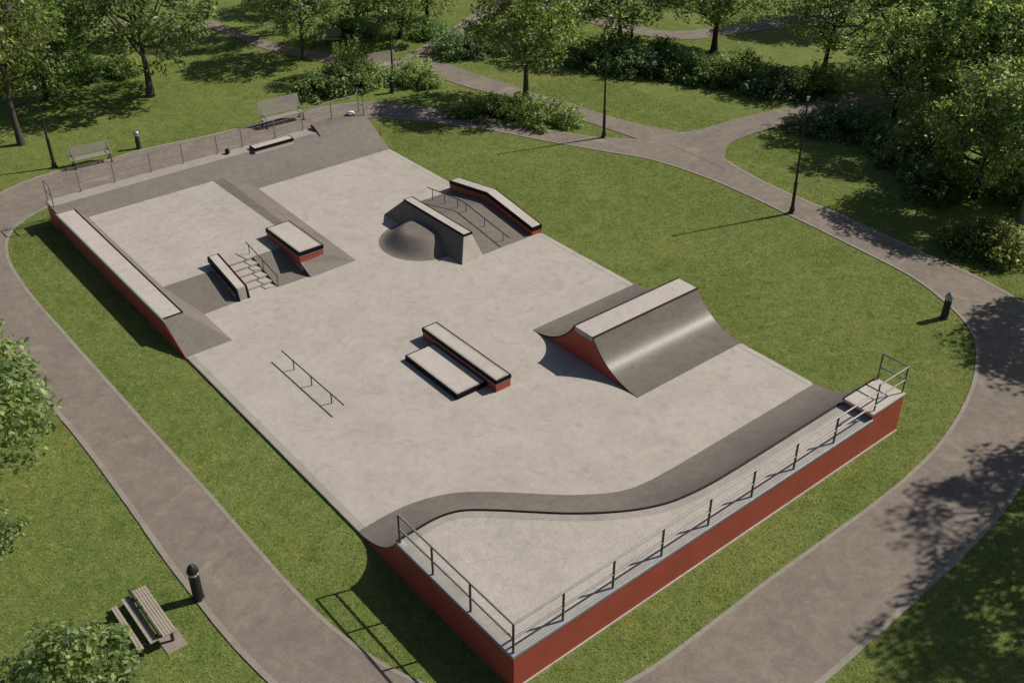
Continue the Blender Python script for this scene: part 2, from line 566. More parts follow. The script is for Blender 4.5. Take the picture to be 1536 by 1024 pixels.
bk_l = [(40.4, 47), (41.2, 41), (41.9, 37.5), (43.7, 34.3), (50, 32.2), (62, 29)]
bk_r = [(41.9, 47.2), (42.7, 41.2), (43.3, 38.4), (44.8, 36), (50.5, 33.8), (62.6, 30.6)]
pB = strip_path('background_path', bk_l, bk_r, PZ)


def edging(line, w, z=PZ + .006, closed=False, name='path_edging'):
    a = catmull(line, .3, closed) if not isinstance(line, np.ndarray) else line
    rng = np.random.RandomState(len(a))
    jit = np.convolve(rng.normal(0, 1, len(a) + 8), np.ones(9) / 9, 'valid')[:, None] * .03
    b = offset_line(a, w, closed) + jit
    a2 = a + jit * .7
    rows = [[(p[0], p[1], GZ - .05), (p[0], p[1], z), (q[0], q[1], z), (q[0], q[1], PZ - .02)] for p, q in zip(a2, b)]
    if closed:
        rows.append(rows[0])
    tag(MB().sheet(rows).build(name, M['edging']), kind='structure')


def near(pl, p):
    return int(((pl - np.array(p)) ** 2).sum(1).argmin())


edging(LI, -.13, closed=True)
i0, i1 = near(LO, (28.5, 23.6)), near(LO, (30.05, 18.9))
# outer kerb in two runs that leave the junction open
a = np.vstack([LO[i0:], LO[:i1 + 1]]) if i0 > i1 else LO[i0:i1 + 1]
edging(np.array(a), .17, PZ + .010)

# ------------------------------------------------------------------ skate park: far bank
t = thing('bank_ramp', (8.5, 32.7, 0), 'long dark concrete bank along the far edge of the park below the railing', 'skate ramp')
prof = [(31.3, 0), (31.55, .09), (32.3, .50), (33.0, .90), (33.35, 1.085)]
body = [(31.3, -.2), (34.12, -.2), (34.12, 1.02), (33.38, 1.02)] + [(y + .03, z - .05) for y, z in prof[::-1][1:]]
MB().prism_x(body, 0.0, 17.05).build('back_wall', M['red'], t)
rows = [[(x, y, z) for x in (0.0, 3, 7, 11, 14.0, 17.1)] for y, z in prof]
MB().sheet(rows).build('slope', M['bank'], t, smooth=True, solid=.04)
MB().box(-.03, 13.96, 33.36, 34.15, 1.02, 1.10).build('deck', M['strip'], t, bevel=.01)
MB().box(-.05, -.02, 33.0, 34.15, .96, 1.09).build('coping', M['coping'], t, bevel=.004)
MB().prism_x([(31.35, -.05), (34.12, -.05), (34.12, 1.0), (33.40, 1.0), (32.3, .45)], -.03, -.002).build('side_wall', M['red'], t)
prof2 = [(33.30, 1.06), (33.5, 1.175), (33.7, 1.255), (33.9, 1.30), (34.15, 1.32)]
rows = [[(x, y, z) for x in (13.97, 15.5, 17.1)] for y, z in prof2]
MB().sheet(rows).build('raised_slope', M['bank'], t, smooth=True, solid=.05)
body2 = [(33.3, .9), (34.13, .9), (34.13, 1.27)] + [(y, z - .06) for y, z in prof2[::-1][1:-1]]
MB().prism_x(body2, 14.0, 17.07).build('raised_wall', M['strip'], t)
MB().sheet([[(13.90, y, z + .012), (13.99, y, z + .012)] for y, z in [(33.0, .88), (33.3, 1.07), (33.5, 1.18), (33.7, 1.26), (33.95, 1.31)]]).build('steel_edge', M['black'], t, solid=.05)

# long low pad along the left side
t = thing('side_pad', (.9, 27, 0), 'long narrow concrete pad with black edge and red outer wall along the left side', 'manual pad')
H = .85
MB().add([(0, 19.55, 0.002), (1.9, 19.55, 0.002), (.8, 21.35, H), (0, 21.35, H)], [(0, 1, 2, 3)]).build('end_bank', M['bank'], t, solid=.05)
MB().add([(1.9, 19.55, 0.002), (1.9, 32.6, 0.002), (.8, 33.1, H), (.8, 21.35, H)], [(0, 1, 2, 3)]).build('side_bank', M['pad_bank'], t, solid=.05)
MB().box(.01, .77, 21.38, 33.0, H - .08, H + .008).build('deck', M['top'], t, bevel=.008)
e = MB().box(.77, .84, 21.31, 33.0, H - .10, H + .016)
e.box(.012, .768, 21.31, 21.38, H - .10, H + .016)
e.build('steel_edge', M['black'], t, bevel=.006)
MB().box(-.05, .008, 21.1, 33.1, H - .10, H + .014).build('coping', M['coping'], t, bevel=.006)
MB().prism_x([(19.5, -.2), (33.0, -.2), (33.0, H - .02), (21.35, H - .02), (19.5, -.02)], -.03, -.002).build('side_wall', M['red'], t)

# raised platform with stairs and banks
PZH = .55
t = thing('stair_platform', (4.5, 27, 0), 'raised pale platform with four steps and sloping dark banks at the back left', 'skate platform')
MB().box(.9, 7.52, 24.15, 32.7, .2, PZH).build('platform_top', M['floor'], t, bevel=.008)
for k in range(4):
    y1 = 24.15 - .40 * k
    zt = PZH - (k + 1) * PZH / 5
    MB().box(3.40, 5.26, y1 - .43, y1 - .002, -.02, zt).build('step', M['floor'], t, bevel=.006)
MB().add([(1.0, 22.0, 0), (3.40, 22.03, 0), (3.40, 24.16, PZH + .004), (.9, 24.16, PZH + .004)], [(0, 1, 2, 3)]).build('left_bank', M['bank'], t, solid=.05)
MB().add([(5.27, 22.03, 0.0), (6.8, 22.0, 0.0), (6.8, 24.16, PZH + .004), (5.27, 24.16, PZH + .004)], [(0, 1, 2, 3)]).build('right_bank', M['bank'], t, solid=.05)
MB().add([(5.262, 22.06, -.02), (5.262, 24.14, -.02), (5.262, 24.14, .53)], [(0, 1, 2)]).build('cheek_wall', M['pad_bank'], t)
s = MB().add([(6.62, 22.40, .52), (7.78, 22.40, PZH + .006), (9.05, 21.92, 0), (6.76, 21.88, 0)], [(0, 1, 2, 3)])
s.build('front_bank', M['bank'], t, solid=.05)
MB().add([(7.50, 22.40, PZH + .006), (7.78, 22.40, PZH + .006), (9.05, 21.92, 0), (9.25, 31.5, 0), (8.0, 32.5, PZH + .006), (7.40, 32.5, PZH + .006)], [(0, 1, 4, 5), (1, 2, 3, 4)]).build('side_bank', M['bank'], t, solid=.05)
MB().box(6.64, 7.50, 22.42, 24.2, -.02, .51).build('front_wall', M['strip'], t)


def grind_box(name, x0, x1, y0, y1, z0, z1, rim, label, cat, group=None, base_mat='red', border=.055, trim=True, frame=.16):
    t = thing(name, ((x0 + x1) / 2, (y0 + y1) / 2, z0), label, cat, group)
    if z1 - rim - z0 > .01:
        MB().box(x0 + .02, x1 - .02, y0 + .02, y1 - .02, z0, z1 - rim - .002).build('base', M[base_mat], t, bevel=.006)
    e = MB()
    b = border
    zb, zt = z1 - rim, z1
    e.box(x0, x0 + b, y0, y1, zb, zt).box(x1 - b, x1, y0, y1, zb, zt)
    e.box(x0 + b, x1 - b, y0, y0 + b, zb, zt).box(x0 + b, x1 - b, y1 - b, y1, zb, zt)
    e.build('steel_edging', M['black'], t, bevel=.006)
    MB().box(x0 + b, x1 - b, y0 + b, y1 - b, zb + .01, zt - .004).build('top_slab', M['top'], t)
    if frame:
        f = frame
        i = MB()
        z = zt - .002
        xa, xb, ya, yb = x0 + b + .003, x1 - b - .003, y0 + b + .003, y1 - b - .003
        i.box(xa, xa + f * .5, ya, yb, z - .01, z).box(xa + f * .5, xb - f * .35, ya, ya + f * .5, z - .01, z)
        i.box(xb - f * .35, xb, ya, yb, z - .01, z)
        i.build('worn_border', M['strip'], t)
    if trim and z1 - rim - z0 > .05:
        g = MB()
        g.box(x0 + .002, x1 - .002, y0 + .002, y1 - .002, zb - .03, zb - .004)
        g.build('trim', M['coping'], t)
    return t


grind_box('grind_box', 6.60, 7.80, 22.42, 25.40, .30, 1.0, .18, 'wide red box with black rim and pale top beside the stair handrail', 'grind box')
grind_box('grind_ledge', 7.68, 8.40, 10.33, 14.95, 0, .50, .15, 'tall narrow red ledge with black rim in the middle of the floor', 'grind ledge', 'two joined ledges in the middle')
grind_box('grind_ledge', 6.33, 7.69, 10.87, 14.15, 0, .21, .20, 'low wide black sided ledge against the left of the tall red ledge', 'grind ledge', 'two joined ledges in the middle', trim=False)
t = grind_box('grind_ledge', 10.15, 12.40, 33.10, 33.68, .90, 1.27, .15, 'short white based ledge with black rim on top of the far bank', 'grind ledge', base_mat='white_base', trim=False, frame=0)

# sloping ledge beside the stairs (open underneath)
t = thing('stair_ledge', (3.68, 23.1, 0), 'sloping pale ledge with black sides standing over the left end of the steps', 'grind ledge')
x0, x1 = 3.42, 3.95
ya, za, yb, zb = 24.55, 1.00, 22.18, .52


def band(mb, x0, x1, pts, d):
    """ribbon of depth d hanging under the polyline pts (y, z)"""
    up = pts
    dn = [(y, z - d) for y, z in pts]
    return mb.prism_x(up + dn[::-1], x0, x1)


MB_top = MB()
band(MB_top, x0 + 0.085, x1 - 0.085, [(yb, zb), (ya, za)], .10)
MB_top.build('top_slab', M['top'], t, bevel=.006)
e = MB()
for xa, xb in ((x0, x0 + 0.085), (x1 - 0.085, x1)):
    band(e, xa, xb, [(yb - .04, zb + .004), (ya, za + .004)], .25)
e.prism_x([(ya, za + .004), (ya + .03, za + .006), (ya + .03, za - .25), (ya, za - .25)], x0, x1)
e.build('steel_edging', M['black'], t, bevel=.006)
MB().prism_x([(yb - .01, zb - .01), (yb - .05, zb - .02), (yb - .16, 0), (yb - .08, 0)], x0 + 0.085, x1 - 0.085).build('end_plate', M['strip'], t, bevel=.006)
for xa, xb in ((x0, x0 + 0.085), (x1 - 0.085, x1)):
    MB().prism_x([(yb + .06, zb - .14), (yb - .05, zb), (yb - .19, 0), (yb - .07, 0)], xa, xb).build('end_edging', M['black'], t, bevel=.004)
MB().box(x0 + .08, x1 - .08, ya - .16, ya - .04, PZH - .01, za - .20).build('leg', M['black'], t)

# handrail on the stairs
t = thing('stair_handrail', (5.30, 23.2, 0), 'straight slim handrail running down the right edge of the stairs', 'handrail')
MB().tube([(5.30, 24.72, 1.02), (5.30, 24.45, .985), (5.30, 22.06, .52), (5.30, 22.02, .505)], .022, 10).build('rail', M['flat_rail'], t, smooth=True)
for y, zb, zt in ((24.5, PZH, .985), (23.3, .31, .755), (22.10, .01, .52)):
    MB().tube([(5.30, y, zb), (5.30, y, zt)], .02, 8).build('post', M['flat_rail'], t, smooth=True)

# ------------------------------------------------------------------ hump, ridge and dome
t = thing('hump_ramp', (14.8, 21.9, 0), 'dark grey peaked hump between the ridge and the kinked red ledge', 'skate ramp')
hp = [(25.0, 0.0), (23.7, .25), (22.35, .50), (22.05, .50), (20.4, .25), (18.8, 0.0)]
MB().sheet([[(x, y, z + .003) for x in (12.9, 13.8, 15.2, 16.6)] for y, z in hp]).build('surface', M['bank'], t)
MB().prism_x([(25.0, -.1), (18.8, -.1)] + [(y, z - .012) for y, z in hp[::-1]], 12.95, 16.58).build('core', M['strip'], t)

t = thing('ridge_wedge', (13.1, 21.7, 0), 'wedge shaped ridge with flat pale top and black rims behind the round dome', 'skate ramp')
RZ = 1.05
nb = (12.38, 18.62)
B0, B1, B2, B3 = (12.40, 18.62, -.01), (13.66, 18.76, -.01), (13.66, 24.75, -.01), (12.50, 24.93, -.01)
T0, T1, T2, T3 = (12.99, 19.24, RZ), (13.37, 19.24, RZ), (13.37, 23.78, RZ), (12.99, 23.78, RZ)
MB().add([B0, B3, T3, T0], [(0, 1, 2, 3)]).build('left_face', M['bank'], t, solid=.03)
MB().add([B1, B2, T2, T1], [(0, 1, 2, 3)]).build('right_face', M['bank'], t, solid=.03)
MB().add([B0, B1, T1, T0], [(0, 1, 2, 3)]).build('near_face', M['floor'], t, solid=.03)
MB().add([B3, B2, T2, T3], [(0, 1, 2, 3)]).build('far_face', M['bank'], t, solid=.03)
MB().box(12.99, 13.37, 19.24, 23.78, RZ - .05, RZ + .012).build('top_slab', M['top'], t)
e = MB().box(12.925, 12.99, 19.18, 23.82, RZ - .07, RZ + .018).box(13.37, 13.435, 19.18, 23.84, RZ - .07, RZ + .018)
e.box(12.99, 13.37, 19.18, 19.24, RZ - .07, RZ + .018).box(12.99, 13.37, 23.78, 23.82, RZ - .07, RZ + .018)
e.build('steel_edging', M['black'], t, bevel=.006)

dm = []
for k in range(33):
    u = k / 32
    r = 1.97 - 1.27 * u
    v_ = min(1, max(0, (u - .06) / .90))
    z = .62 * (v_ ** 2 * (3 - 2 * v_))
    dm.append((r, z + .002))
dm += [(.45, .632), (.2, .640)]
o = MB().lathe([(1.97, -.02)] + dm, (12.40, 21.65, 0), 72).build('dome_bump', M['bank'], None, smooth=True)
me = o.data
off = Vector((12.40, 21.65, 0))
for v in me.vertices:
    v.co -= off
o.location = off
tag(o, 'round grey volcano shaped dome against the shaded side of the ridge', 'skate ramp')

t = thing('kinked_rail', (15.15, 22, 0), 'thin grey rail with a kink and six posts standing on the dark hump', 'grind rail')


def hz(y):
    ys = [p[0] for p in hp][::-1]
    zs = [p[1] for p in hp][::-1]
    return float(np.interp(y, ys, zs))


XR = 15.12
MB().tube([(XR, 25.0, .60), (XR, 24.9, .61), (XR, 22.25, .92), (XR, 22.1, .92), (XR, 18.95, .44), (XR, 18.7, .40)], .026, 10).build('rail', M['kink_rail'], t, smooth=True)
for y in (24.6, 23.6, 22.55, 21.9, 20.5, 19.15):
    zt = float(np.interp(y, [18.7, 22.1, 22.25, 25.0], [.40, .92, .92, .60]))
    MB().tube([(XR, y, hz(y)), (XR, y, zt)], .02, 8).build('post', M['kink_rail'], t, smooth=True)

t = thing('kinked_ledge', (16.85, 21.9, 0), 'bent red ledge with black rim and pale top at the grass edge of the park', 'grind ledge')
x0, x1 = 16.53, 17.13
kp = [(18.78, .40), (22.15, .95), (25.15, .50)]
MB().prism_x([(18.80, -.05)] + [(y + (0.02 if y < 20 else 0), z - .17) for y, z in kp[:2]] + [(25.13, .33), (25.13, -.05)], x0 + .02, x1 - .02).build('base', M['red'], t)
e = MB()
for xa, xb in ((x0, x0 + .055), (x1 - .055, x1)):
    band(e, xa, xb, kp, .18)
for (ya, za), dy in ((kp[0], .055), (kp[2], -.055)):
    e.box(x0 + .055, x1 - .055, min(ya, ya + dy), max(ya, ya + dy), za - .18, za + .001)
e.build('steel_edging', M['black'], t, bevel=.005)
s = MB()
band(s, x0 + .057, x1 - .057, [(18.84, .401), (22.15, .944), (25.09, .511)], .10)
s.build('top_slab', M['top'], t)

# ------------------------------------------------------------------ double sided quarter ramp
t = thing('quarter_ramp', (14.25, 9.8, 0), 'large double sided curved ramp with glossy grey faces and red ends', 'skate ramp')
RX0, RX1, RT = 11.47, 17.05, 1.33


def arc(y_toe, y_top, zt, n=18):
    run = abs(y_top - y_toe)
    R = (run * run + zt * zt) / (2 * zt)
    s = 1 if y_top > y_toe else -1
    return [(y_toe + s * run * k / n, R - math.sqrt(R * R - (run * k / n) ** 2)) for k in range(n + 1)]


an = arc(6.88, 9.30, RT)
af = arc(12.70, 10.36, RT)
for name, ar, mat in (('near_face', an, 'ramp_sheet'), ('far_face', af, 'bank')):
    rows = [[(x, y, z + .006) for x in (RX0 - .03, (RX0 + RX1) / 2, RX1 + .03)] for y, z in ar]
    MB().sheet(rows).build(name, M[mat], t, smooth=True, solid=.05)
pf = [(y, z - .07) for y, z in an if z > .1] + [(y, z - .07) for y, z in af[::-1] if z > .1]
y0s, y1s = pf[0][0], pf[-1][0]
for xa, xb in ((RX0, RX0 + .03), (RX1 - .03, RX1)):
    MB().prism_x([(7.5, -.01)] + pf + [(12.1, -.01)], xa, xb).build('side_panel', M['red'], t)
MB().box(RX0 - .02, RX1 + .02, 9.33, 10.33, RT - .06, RT + .014).build('platform', M['top'], t, bevel=.006)
for y in (9.315, 10.345):
    MB().tube([(RX0 - .03, y, RT + .002), (RX1 + .03, y, RT + .002)], .042, 10).build('coping', M['black'], t, smooth=True)
MB().box(RX0 - .025, RX0 - .003, 9.36, 10.30, RT - .19, RT - .065).build('trim', M['coping'], t, bevel=.004)
MB().box(RX1 + .003, RX1 + .025, 9.36, 10.30, RT - .19, RT - .065).build('trim', M['coping'], t, bevel=.004)
e = MB()
for ar in (an, af):
    up = [(y, z + .012) for y, z in ar]
    e.prism_x(up + [(y, z - .045) for y, z in ar[::-1]], RX0 - .042, RX0 - .032)
e.build('edge_strip', M['black'], t)

# flat rail
t = thing('flat_rail', (2.76, 14.9, 0), 'straight low rail on three posts alone on the near left floor', 'grind rail')
MB().tube([(2.76, 17.1, .41), (2.77, 12.7, .41)], .024, 10).build('rail', M['flat_rail'], t, smooth=True)
for y in (16.25, 14.95, 13.56):
    MB().tube([(2.765, y, 0), (2.765, y, .41)], .024, 8).build('post', M['flat_rail'], t, smooth=True)

# ------------------------------------------------------------------ raised front deck with curved quarter pipe
DZ = 1.25
t = thing('raised_deck', (8.5, .8, 0), 'large raised front deck with red outer walls and a winding dark transition', 'skate deck')
cop = [(0, 5.21), (.7, 5.25), (1.3, 5.27), (1.8, 5.20), (2.3, 4.98), (3.0, 4.40), (3.7, 3.74), (4.5, 3.0), (5.3, 2.38), (6.2, 1.82), (7.1, 1.45), (8.0, 1.28), (9.0, 1.20), (10.5, 1.18), (12.5, 1.18), (14, 1.18), (15.2, 1.18), (17.06, 1.18)]
CP = catmull(cop, .16)
RUN = 2.22
RR = (RUN * RUN + DZ * DZ) / (2 * DZ)
nrm = []
for i in range(len(CP)):
    a_, b_ = CP[max(i - 3, 0)], CP[min(i + 3, len(CP) - 1)]
    tt = (b_ - a_) / np.linalg.norm(b_ - a_)
    nrm.append(np.array([-tt[1], tt[0]]))
nrm = np.array(nrm)
w = np.clip(np.linspace(0, len(CP) / 8.0, len(CP)), 0, 1)[:, None]
nrm = nrm * w + np.array([0, 1.0]) * (1 - w)
nrm /= np.linalg.norm(nrm, axis=1)[:, None]
rows = []
NP = 18
for k in range(NP + 1):
    d = RUN * (1 - k / NP)             # distance from coping, toe first
    s_ = RUN - d
    z = RR - math.sqrt(RR * RR - s_ * s_)
    rows.append([(float(c[0] + n[0] * d), float(c[1] + n[1] * d), z + .004) for c, n in zip(CP, nrm)])
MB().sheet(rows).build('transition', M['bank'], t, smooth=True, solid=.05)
# deck top: polygon between the coping line and the outer walls
pl = [(float(p[0]), float(p[1])) for p in CP]
MB().prism_z([(0.0, 0.0), (15.26, 0.0), (15.26, 1.18)] + [p for p in pl[::-1] if p[0] < 15.2], DZ - .10, DZ).build('deck', M['floor'], t)
c_in = offset_line(CP, -.03)
cb = offset_line(CP, -.30)
MB().sheet([[(float(a_[0]), float(a_[1]), DZ + .004), (float(b_[0]), float(b_[1]), DZ + .004)] for a_, b_ in zip(c_in[1:-1], cb[1:-1]) if a_[0] < 15.2]).build('worn_border', M['strip'], t)
bd = MB().box(.06, .30, .06, 4.9, DZ - .01, DZ + .003).box(.30, 15.2, .06, .20, DZ - .01, DZ + .003)
bd.build('outer_border', M['strip'], t)
MB().tube([(float(p[0]), float(p[1]), DZ + .004) for p in CP if p[0] < 15.25], .04, 8).build('coping', M['black'], t, smooth=True)
# walls
MB().box(-.0, 17.05, -.03, -.002, GZ - .1, DZ - .10).build('front_wall', M['red'], t)
sw = [(0.0, GZ - .1)]
sw += [(7.35, GZ - .1)]
for k in range(2, NP + 1):
    s_ = RUN * k / NP
    sw.append((5.21 + RUN - s_, RR - math.sqrt(RR * RR - s_ * s_) - .06))
sw += [(5.15, DZ - .10), (0, DZ - .10)]
MB().prism_x(sw, -.028, -.002).build('left_wall', M['red'], t)
MB().prism_x(sw[:1] + [(3.40, GZ - .1)] + [(y - 4.02, z) for y, z in sw[2:-2]] + [(0, DZ - .1)], 17.03, 17.055).build('right_wall', M['red'], t)
e = MB().box(-.045, 15.30, -.05, .05, DZ - .10, DZ + .008).box(-.05, .05, .05, 5.2, DZ - .10, DZ + .008)
e.build('edge_trim', M['coping'], t, bevel=.006)
MB().box(-.05, 17.07, -.068, -.032, GZ - .1, GZ + .06).build('footing', M['top'], t)
# step and upper deck at the right end
UZ = 1.52
MB().box(15.25, 17.04, -.028, 1.08, DZ - .10, UZ - .09).build('upper_wall', M['red'], t)
MB().box(15.22, 17.07, -.055, 1.08, UZ - .09, UZ).build('upper_deck', M['top'], t, bevel=.008)
MB().box(15.21, 17.08, 1.08, 1.13, UZ - .07, UZ + .015).build('upper_edge', M['black'], t)
rows = []
for k in range(7):
    s_ = 2.16 + .195 * k / 6
    z = RR - math.sqrt(max(0, RR * RR - s_ * s_))
    rows.append([(x, 1.18 + RUN - s_, z + .010) for x in (15.2, 16.1, 17.08)])
MB().sheet(rows).build('upper_transition', M['bank'], t, smooth=True, solid=.04)
MB().box(15.195, 15.218, -.05, 1.06, UZ - .10, UZ - .004).build('riser_trim', M['top'], t)


# ------------------------------------------------------------------ guard rails
RH = 1.05
t = thing('guard_railing', (0.05, .05, DZ), 'two bar steel railing around the near corner of the raised front deck', 'guard railing')
lp = [(.05, 5.12), (.05, 3.52), (.05, 1.82), (.05, .05)]
fp = [(.05, .05), (1.72, .05), (3.52, .05), (5.40, .05), (7.34, .05), (9.26, .05), (11.26, .05), (13.28, .05), (15.40, .05)]
for x, y in lp + fp[1:-1]:
    MB().tube([(x, y, DZ), (x, y, DZ + RH)], .034, 8).build('post', M['post'], t, smooth=True)
for hh in (RH, .53):
    MB().tube([(x, y, DZ + hh) for x, y in (lp[0], lp[-1])], .031, 10).build('bar', M['rail'], t, smooth=True)
    MB().tube([(x, y, DZ + hh) for x, y in (fp[0], fp[-1])], .031, 10).build('bar', M['rail'], t, smooth=True)
MB().tube([(15.40, .05, DZ + .27), (15.40, .05, UZ + RH)], .028, 8).build('post', M['post'], t, smooth=True)
for x, y in ((17.0, .05), (17.0, 1.02)):
    MB().tube([(x, y, UZ), (x, y, UZ + RH)], .026, 8).build('post', M['post'], t, smooth=True)
for hh in (RH, .53):
    MB().tube([(15.40, .05, UZ + hh), (17.0, .05, UZ + hh), (17.0, 1.02, UZ + hh)], .031, 10).build('bar', M['rail'], t, smooth=True)

t = thing('guard_railing', (8.5, 34.1, 1.1), 'thin two bar steel railing along the back of the far bank', 'guard railing')
FZ, FY = 1.10, 34.08
posts = [(.05, FY), (1.6, FY), (3.25, FY), (5.08, FY), (6.75, FY), (8.59, FY), (9.97, FY), (11.85, FY), (13.49, FY), (15.29, FY), (17.0, FY)]
for x, y in posts + [(.05, 33.3), (17.02, 33.6)]:
    zb = FZ if x < 14 else (1.31 if y > 34 else 1.22)
    MB().tube([(x, y, zb), (x, y, FZ + 1.0 + (0 if x < 14 else .16))], .03, 8).build('post', M['rail'], t, smooth=True)
for hh in (1.0, .5):
    k = .16
    MB().tube([(.05, 33.3, FZ + hh), (.05, FY, FZ + hh), (13.49, FY, FZ + hh), (15.29, FY, FZ + hh + k), (17.0, FY, FZ + hh + k), (17.02, 33.6, FZ + hh + k)], .027, 8).build('bar', M['rail'], t, smooth=True)

# small things left on the far bank
o = MB().lathe([(.16, 0), (.21, .03), (.22, .08), (.205, .14), (.16, .195), (.09, .225), (.02, .235)], (0, 0, 0), 20).build('helmet', M['helmet'], None, smooth=True)
o.location = (16.4, 33.95, 1.335)
o.scale = (1.05, .8, .75)
tag(o, 'small white rounded helmet lying on the top edge of the far bank', 'helmet')
t = thing('rucksack', (9.0, 33.82, 1.1), 'small dark navy rucksack standing on the far deck beside a railing post', 'bag')
MB().lathe([(.09, 0), (.115, .03), (.12, .12), (.10, .20), (.06, .25), (.02, .265)], (9.0, 33.82, 1.1), 14).build('body', M['navy'], t, smooth=True)
MB().lathe([(.04, 0), (.06, .02), (.055, .09), (.03, .12)], (8.95, 33.72, 1.12), 10).build('pocket', M['black'], t, smooth=True)
MB().tube([(9.0, 33.83, 1.34), (9.02, 33.84, 1.39), (9.05, 33.84, 1.37), (9.05, 33.84, 1.31)], .009, 6).build('handle', M['black'], t, smooth=True)
o = MB().tube([(0, 0, -.05), (0, 0, .62)], .018, 6).build('marker_stake', M['green_post'], None)
o.location = (17.6, 33.0, GZ)
tag(o, 'thin dark stake standing alone in the grass beside the far bank', 'stake')


# ------------------------------------------------------------------ benches, bollards, lamps
def make_bench(loc, rz, L, label, wood, back_h=.48, nslat=5, group='slatted park benches'):
    """faces local -y"""
    t = thing('park_bench', loc, label, 'bench', group, rz)
    s = MB()
    for k in range(nslat):
        s.obox((0, -.24 + k * (.44 / (nslat - 1)), .46 + .006 * (k == 0)), (L, .44 / nslat * .82, .035), rx=.03)
    s.build('seat', M[wood], t, world=False, bevel=.005)
    b = MB()
    nb_ = nslat
    for k in range(nb_):
        h = .10 + k * (back_h - .06) / (nb_ - 1)
        b.obox((0, .25 + h * .30, .48 + h), (L, .03, (back_h - .02) / nb_ * .93), rx=-.29)
    b.build('backrest', M[wood], t, world=False, bevel=.005)
    for sx in (-1, 1):
        x = sx * (L / 2 - .12)
        f = MB()
        f.tube([(x, -.25, 0), (x, -.22, .42), (x, .20, .42), (x, .27, .40)], .028, 6)
        f.tube([(x, .32, 0), (x, .24, .42), (x, .40, .95)], .028, 6)
        f.obox((x, -.25, .015), (.09, .16, .03)).obox((x, .32, .015), (.09, .16, .03))
        f.tube([(x, -.25, .42), (x, -.26, .62), (x, .26, .66)], .02, 6)
        f.build('leg', M['iron'], t, world=False)
    return t


make_bench((4.0, 39.62, PZ), -.11, 2.1, 'small slatted bench by the lamp post beyond the far left corner', 'wood_pale', .40, 5)
make_bench((14.55, 38.35, PZ), -.03, 2.55, 'wide weathered bench behind the far railing in front of the pale hedge', 'wood_pale', .80, 10)
make_bench((23.75, 42.05, GZ), -.16, 2.1, 'grey slatted bench half hidden behind the pale hedge shrubs', 'wood_pale', .62, 8)
make_bench((23.75, 48.95, GZ), -.55, 2.0, 'distant grey bench in the shade beyond the diagonal path', 'wood', .45, 5)

# back to back bench on a concrete pad in the near left corner
pad = MB().box(-6.45, -5.88, 6.72, 7.45, GZ - .1, GZ + .025).build('bench_pad', M['edging'], None, bevel=.01)
tag(pad, kind='structure')
t = thing('double_bench', (-6.45, 8.1, GZ + .03), 'back to back wooden bench with dark middle panel beside the near shrub', 'bench')
BZ = GZ + .03
s = MB()
for k in range(5):
    s.box(-6.30 + k * .115, -6.205 + k * .115, 7.05, 9.25, BZ + .43, BZ + .47)
s.build('path_seat', M['wood'], t, bevel=.005)
s = MB()
for k in range(3):
    s.box(-6.83 + k * .12, -6.72 + k * .12, 7.05, 9.15, BZ + .43, BZ + .47)
s.build('lawn_seat', M['wood'], t, bevel=.005)
s = MB()
for k in range(2):
    s.box(-7.32 + k * .12, -7.215 + k * .12, 7.05, 9.05, BZ + .40, BZ + .44)
s.build('outer_plank', M['wood'], t, bevel=.005)
MB().obox((-6.41, 8.15, BZ + .545), (.05, 2.2, .19), ry=-.45).build('middle_panel', M['iron'], t, bevel=.004)
for y in (7.22, 8.95):
    f = MB()
    f.box(-7.28, -5.80, y - .03, y + .03, BZ + .35, BZ + .395)
    f.prism_x([(y - .035, BZ), (y + .035, BZ), (y + .035, BZ + .35), (y - .035, BZ + .35)], -5.98, -5.86)
    f.prism_x([(y - .035, BZ), (y + .035, BZ), (y + .035, BZ + .50), (y - .035, BZ + .50)], -6.52, -6.44)
    f.prism_x([(y - .035, BZ), (y + .035, BZ), (y + .035, BZ + .35), (y - .035, BZ + .35)], -7.24, -7.14)
    f.build('leg', M['iron'], t)


t.location = (-6.50, 7.92, GZ + .03)
t.scale = (.68, .95, 1)


def make_bollard(loc, label, post, cap, h=1.12, r=.115, pointed=True):
    t = thing('bollard', loc, label, 'bollard', 'path side bollards')
    MB().lathe([(r * 1.15, -.03), (r * 1.15, .05), (r * 1.0, .07), (r * .96, h * .70), (r * .90, h * .72)], (0, 0, 0), 20).build('post', M[post], t, world=False, smooth=True)
    MB().lathe([(r * .95, h * .72), (r * .95, h * .80)], (0, 0, 0), 20).build('light_band', M['band'], t, world=False, smooth=True)
    for k in range(4):
        a = k * PI / 2 + .4
        MB().obox((r * .86 * math.cos(a), r * .86 * math.sin(a), h * .76), (.03, .03, h * .09), rz=a).build('strut', M[post], t, world=False)
    prof = [(r * .9, h * .80), (r * 1.10, h * .80), (r * 1.10, h * .83)]
    prof += [(r * .75, h * .93), (r * .06, h * 1.0)] if pointed else [(r * 1.1, h * .90), (r * .7, h * .96), (r * .1, h * .985)]
    MB().lathe(prof, (0, 0, 0), 20).build('cap', M[cap], t, world=False, smooth=True)
    return t


make_bollard((-4.93, 8.05, GZ), 'black bollard with pointed cap at the path edge by the back to back bench', 'iron', 'iron', 1.36, .155)
make_bollard((24.9, 2.95, GZ), 'dark bollard with pale cap on the right lawn inside the path bend', 'green_post', 'cap_grey', 1.22, .15)
make_bollard((6.72, 40.1, GZ), 'dark green bollard with pale cap right of the small slatted bench', 'green_post', 'cap_grey', 1.03, .13, False)
make_bollard((22.1, 38.55, GZ), 'black bollard in front of the pale hedge shrubs behind the park', 'iron', 'iron', 1.05, .14, False)
make_bollard((24.6, 47.5, GZ), 'distant black bollard beyond the diagonal path next to the shaded bench', 'iron', 'cap_grey', 1.0, .12, False)


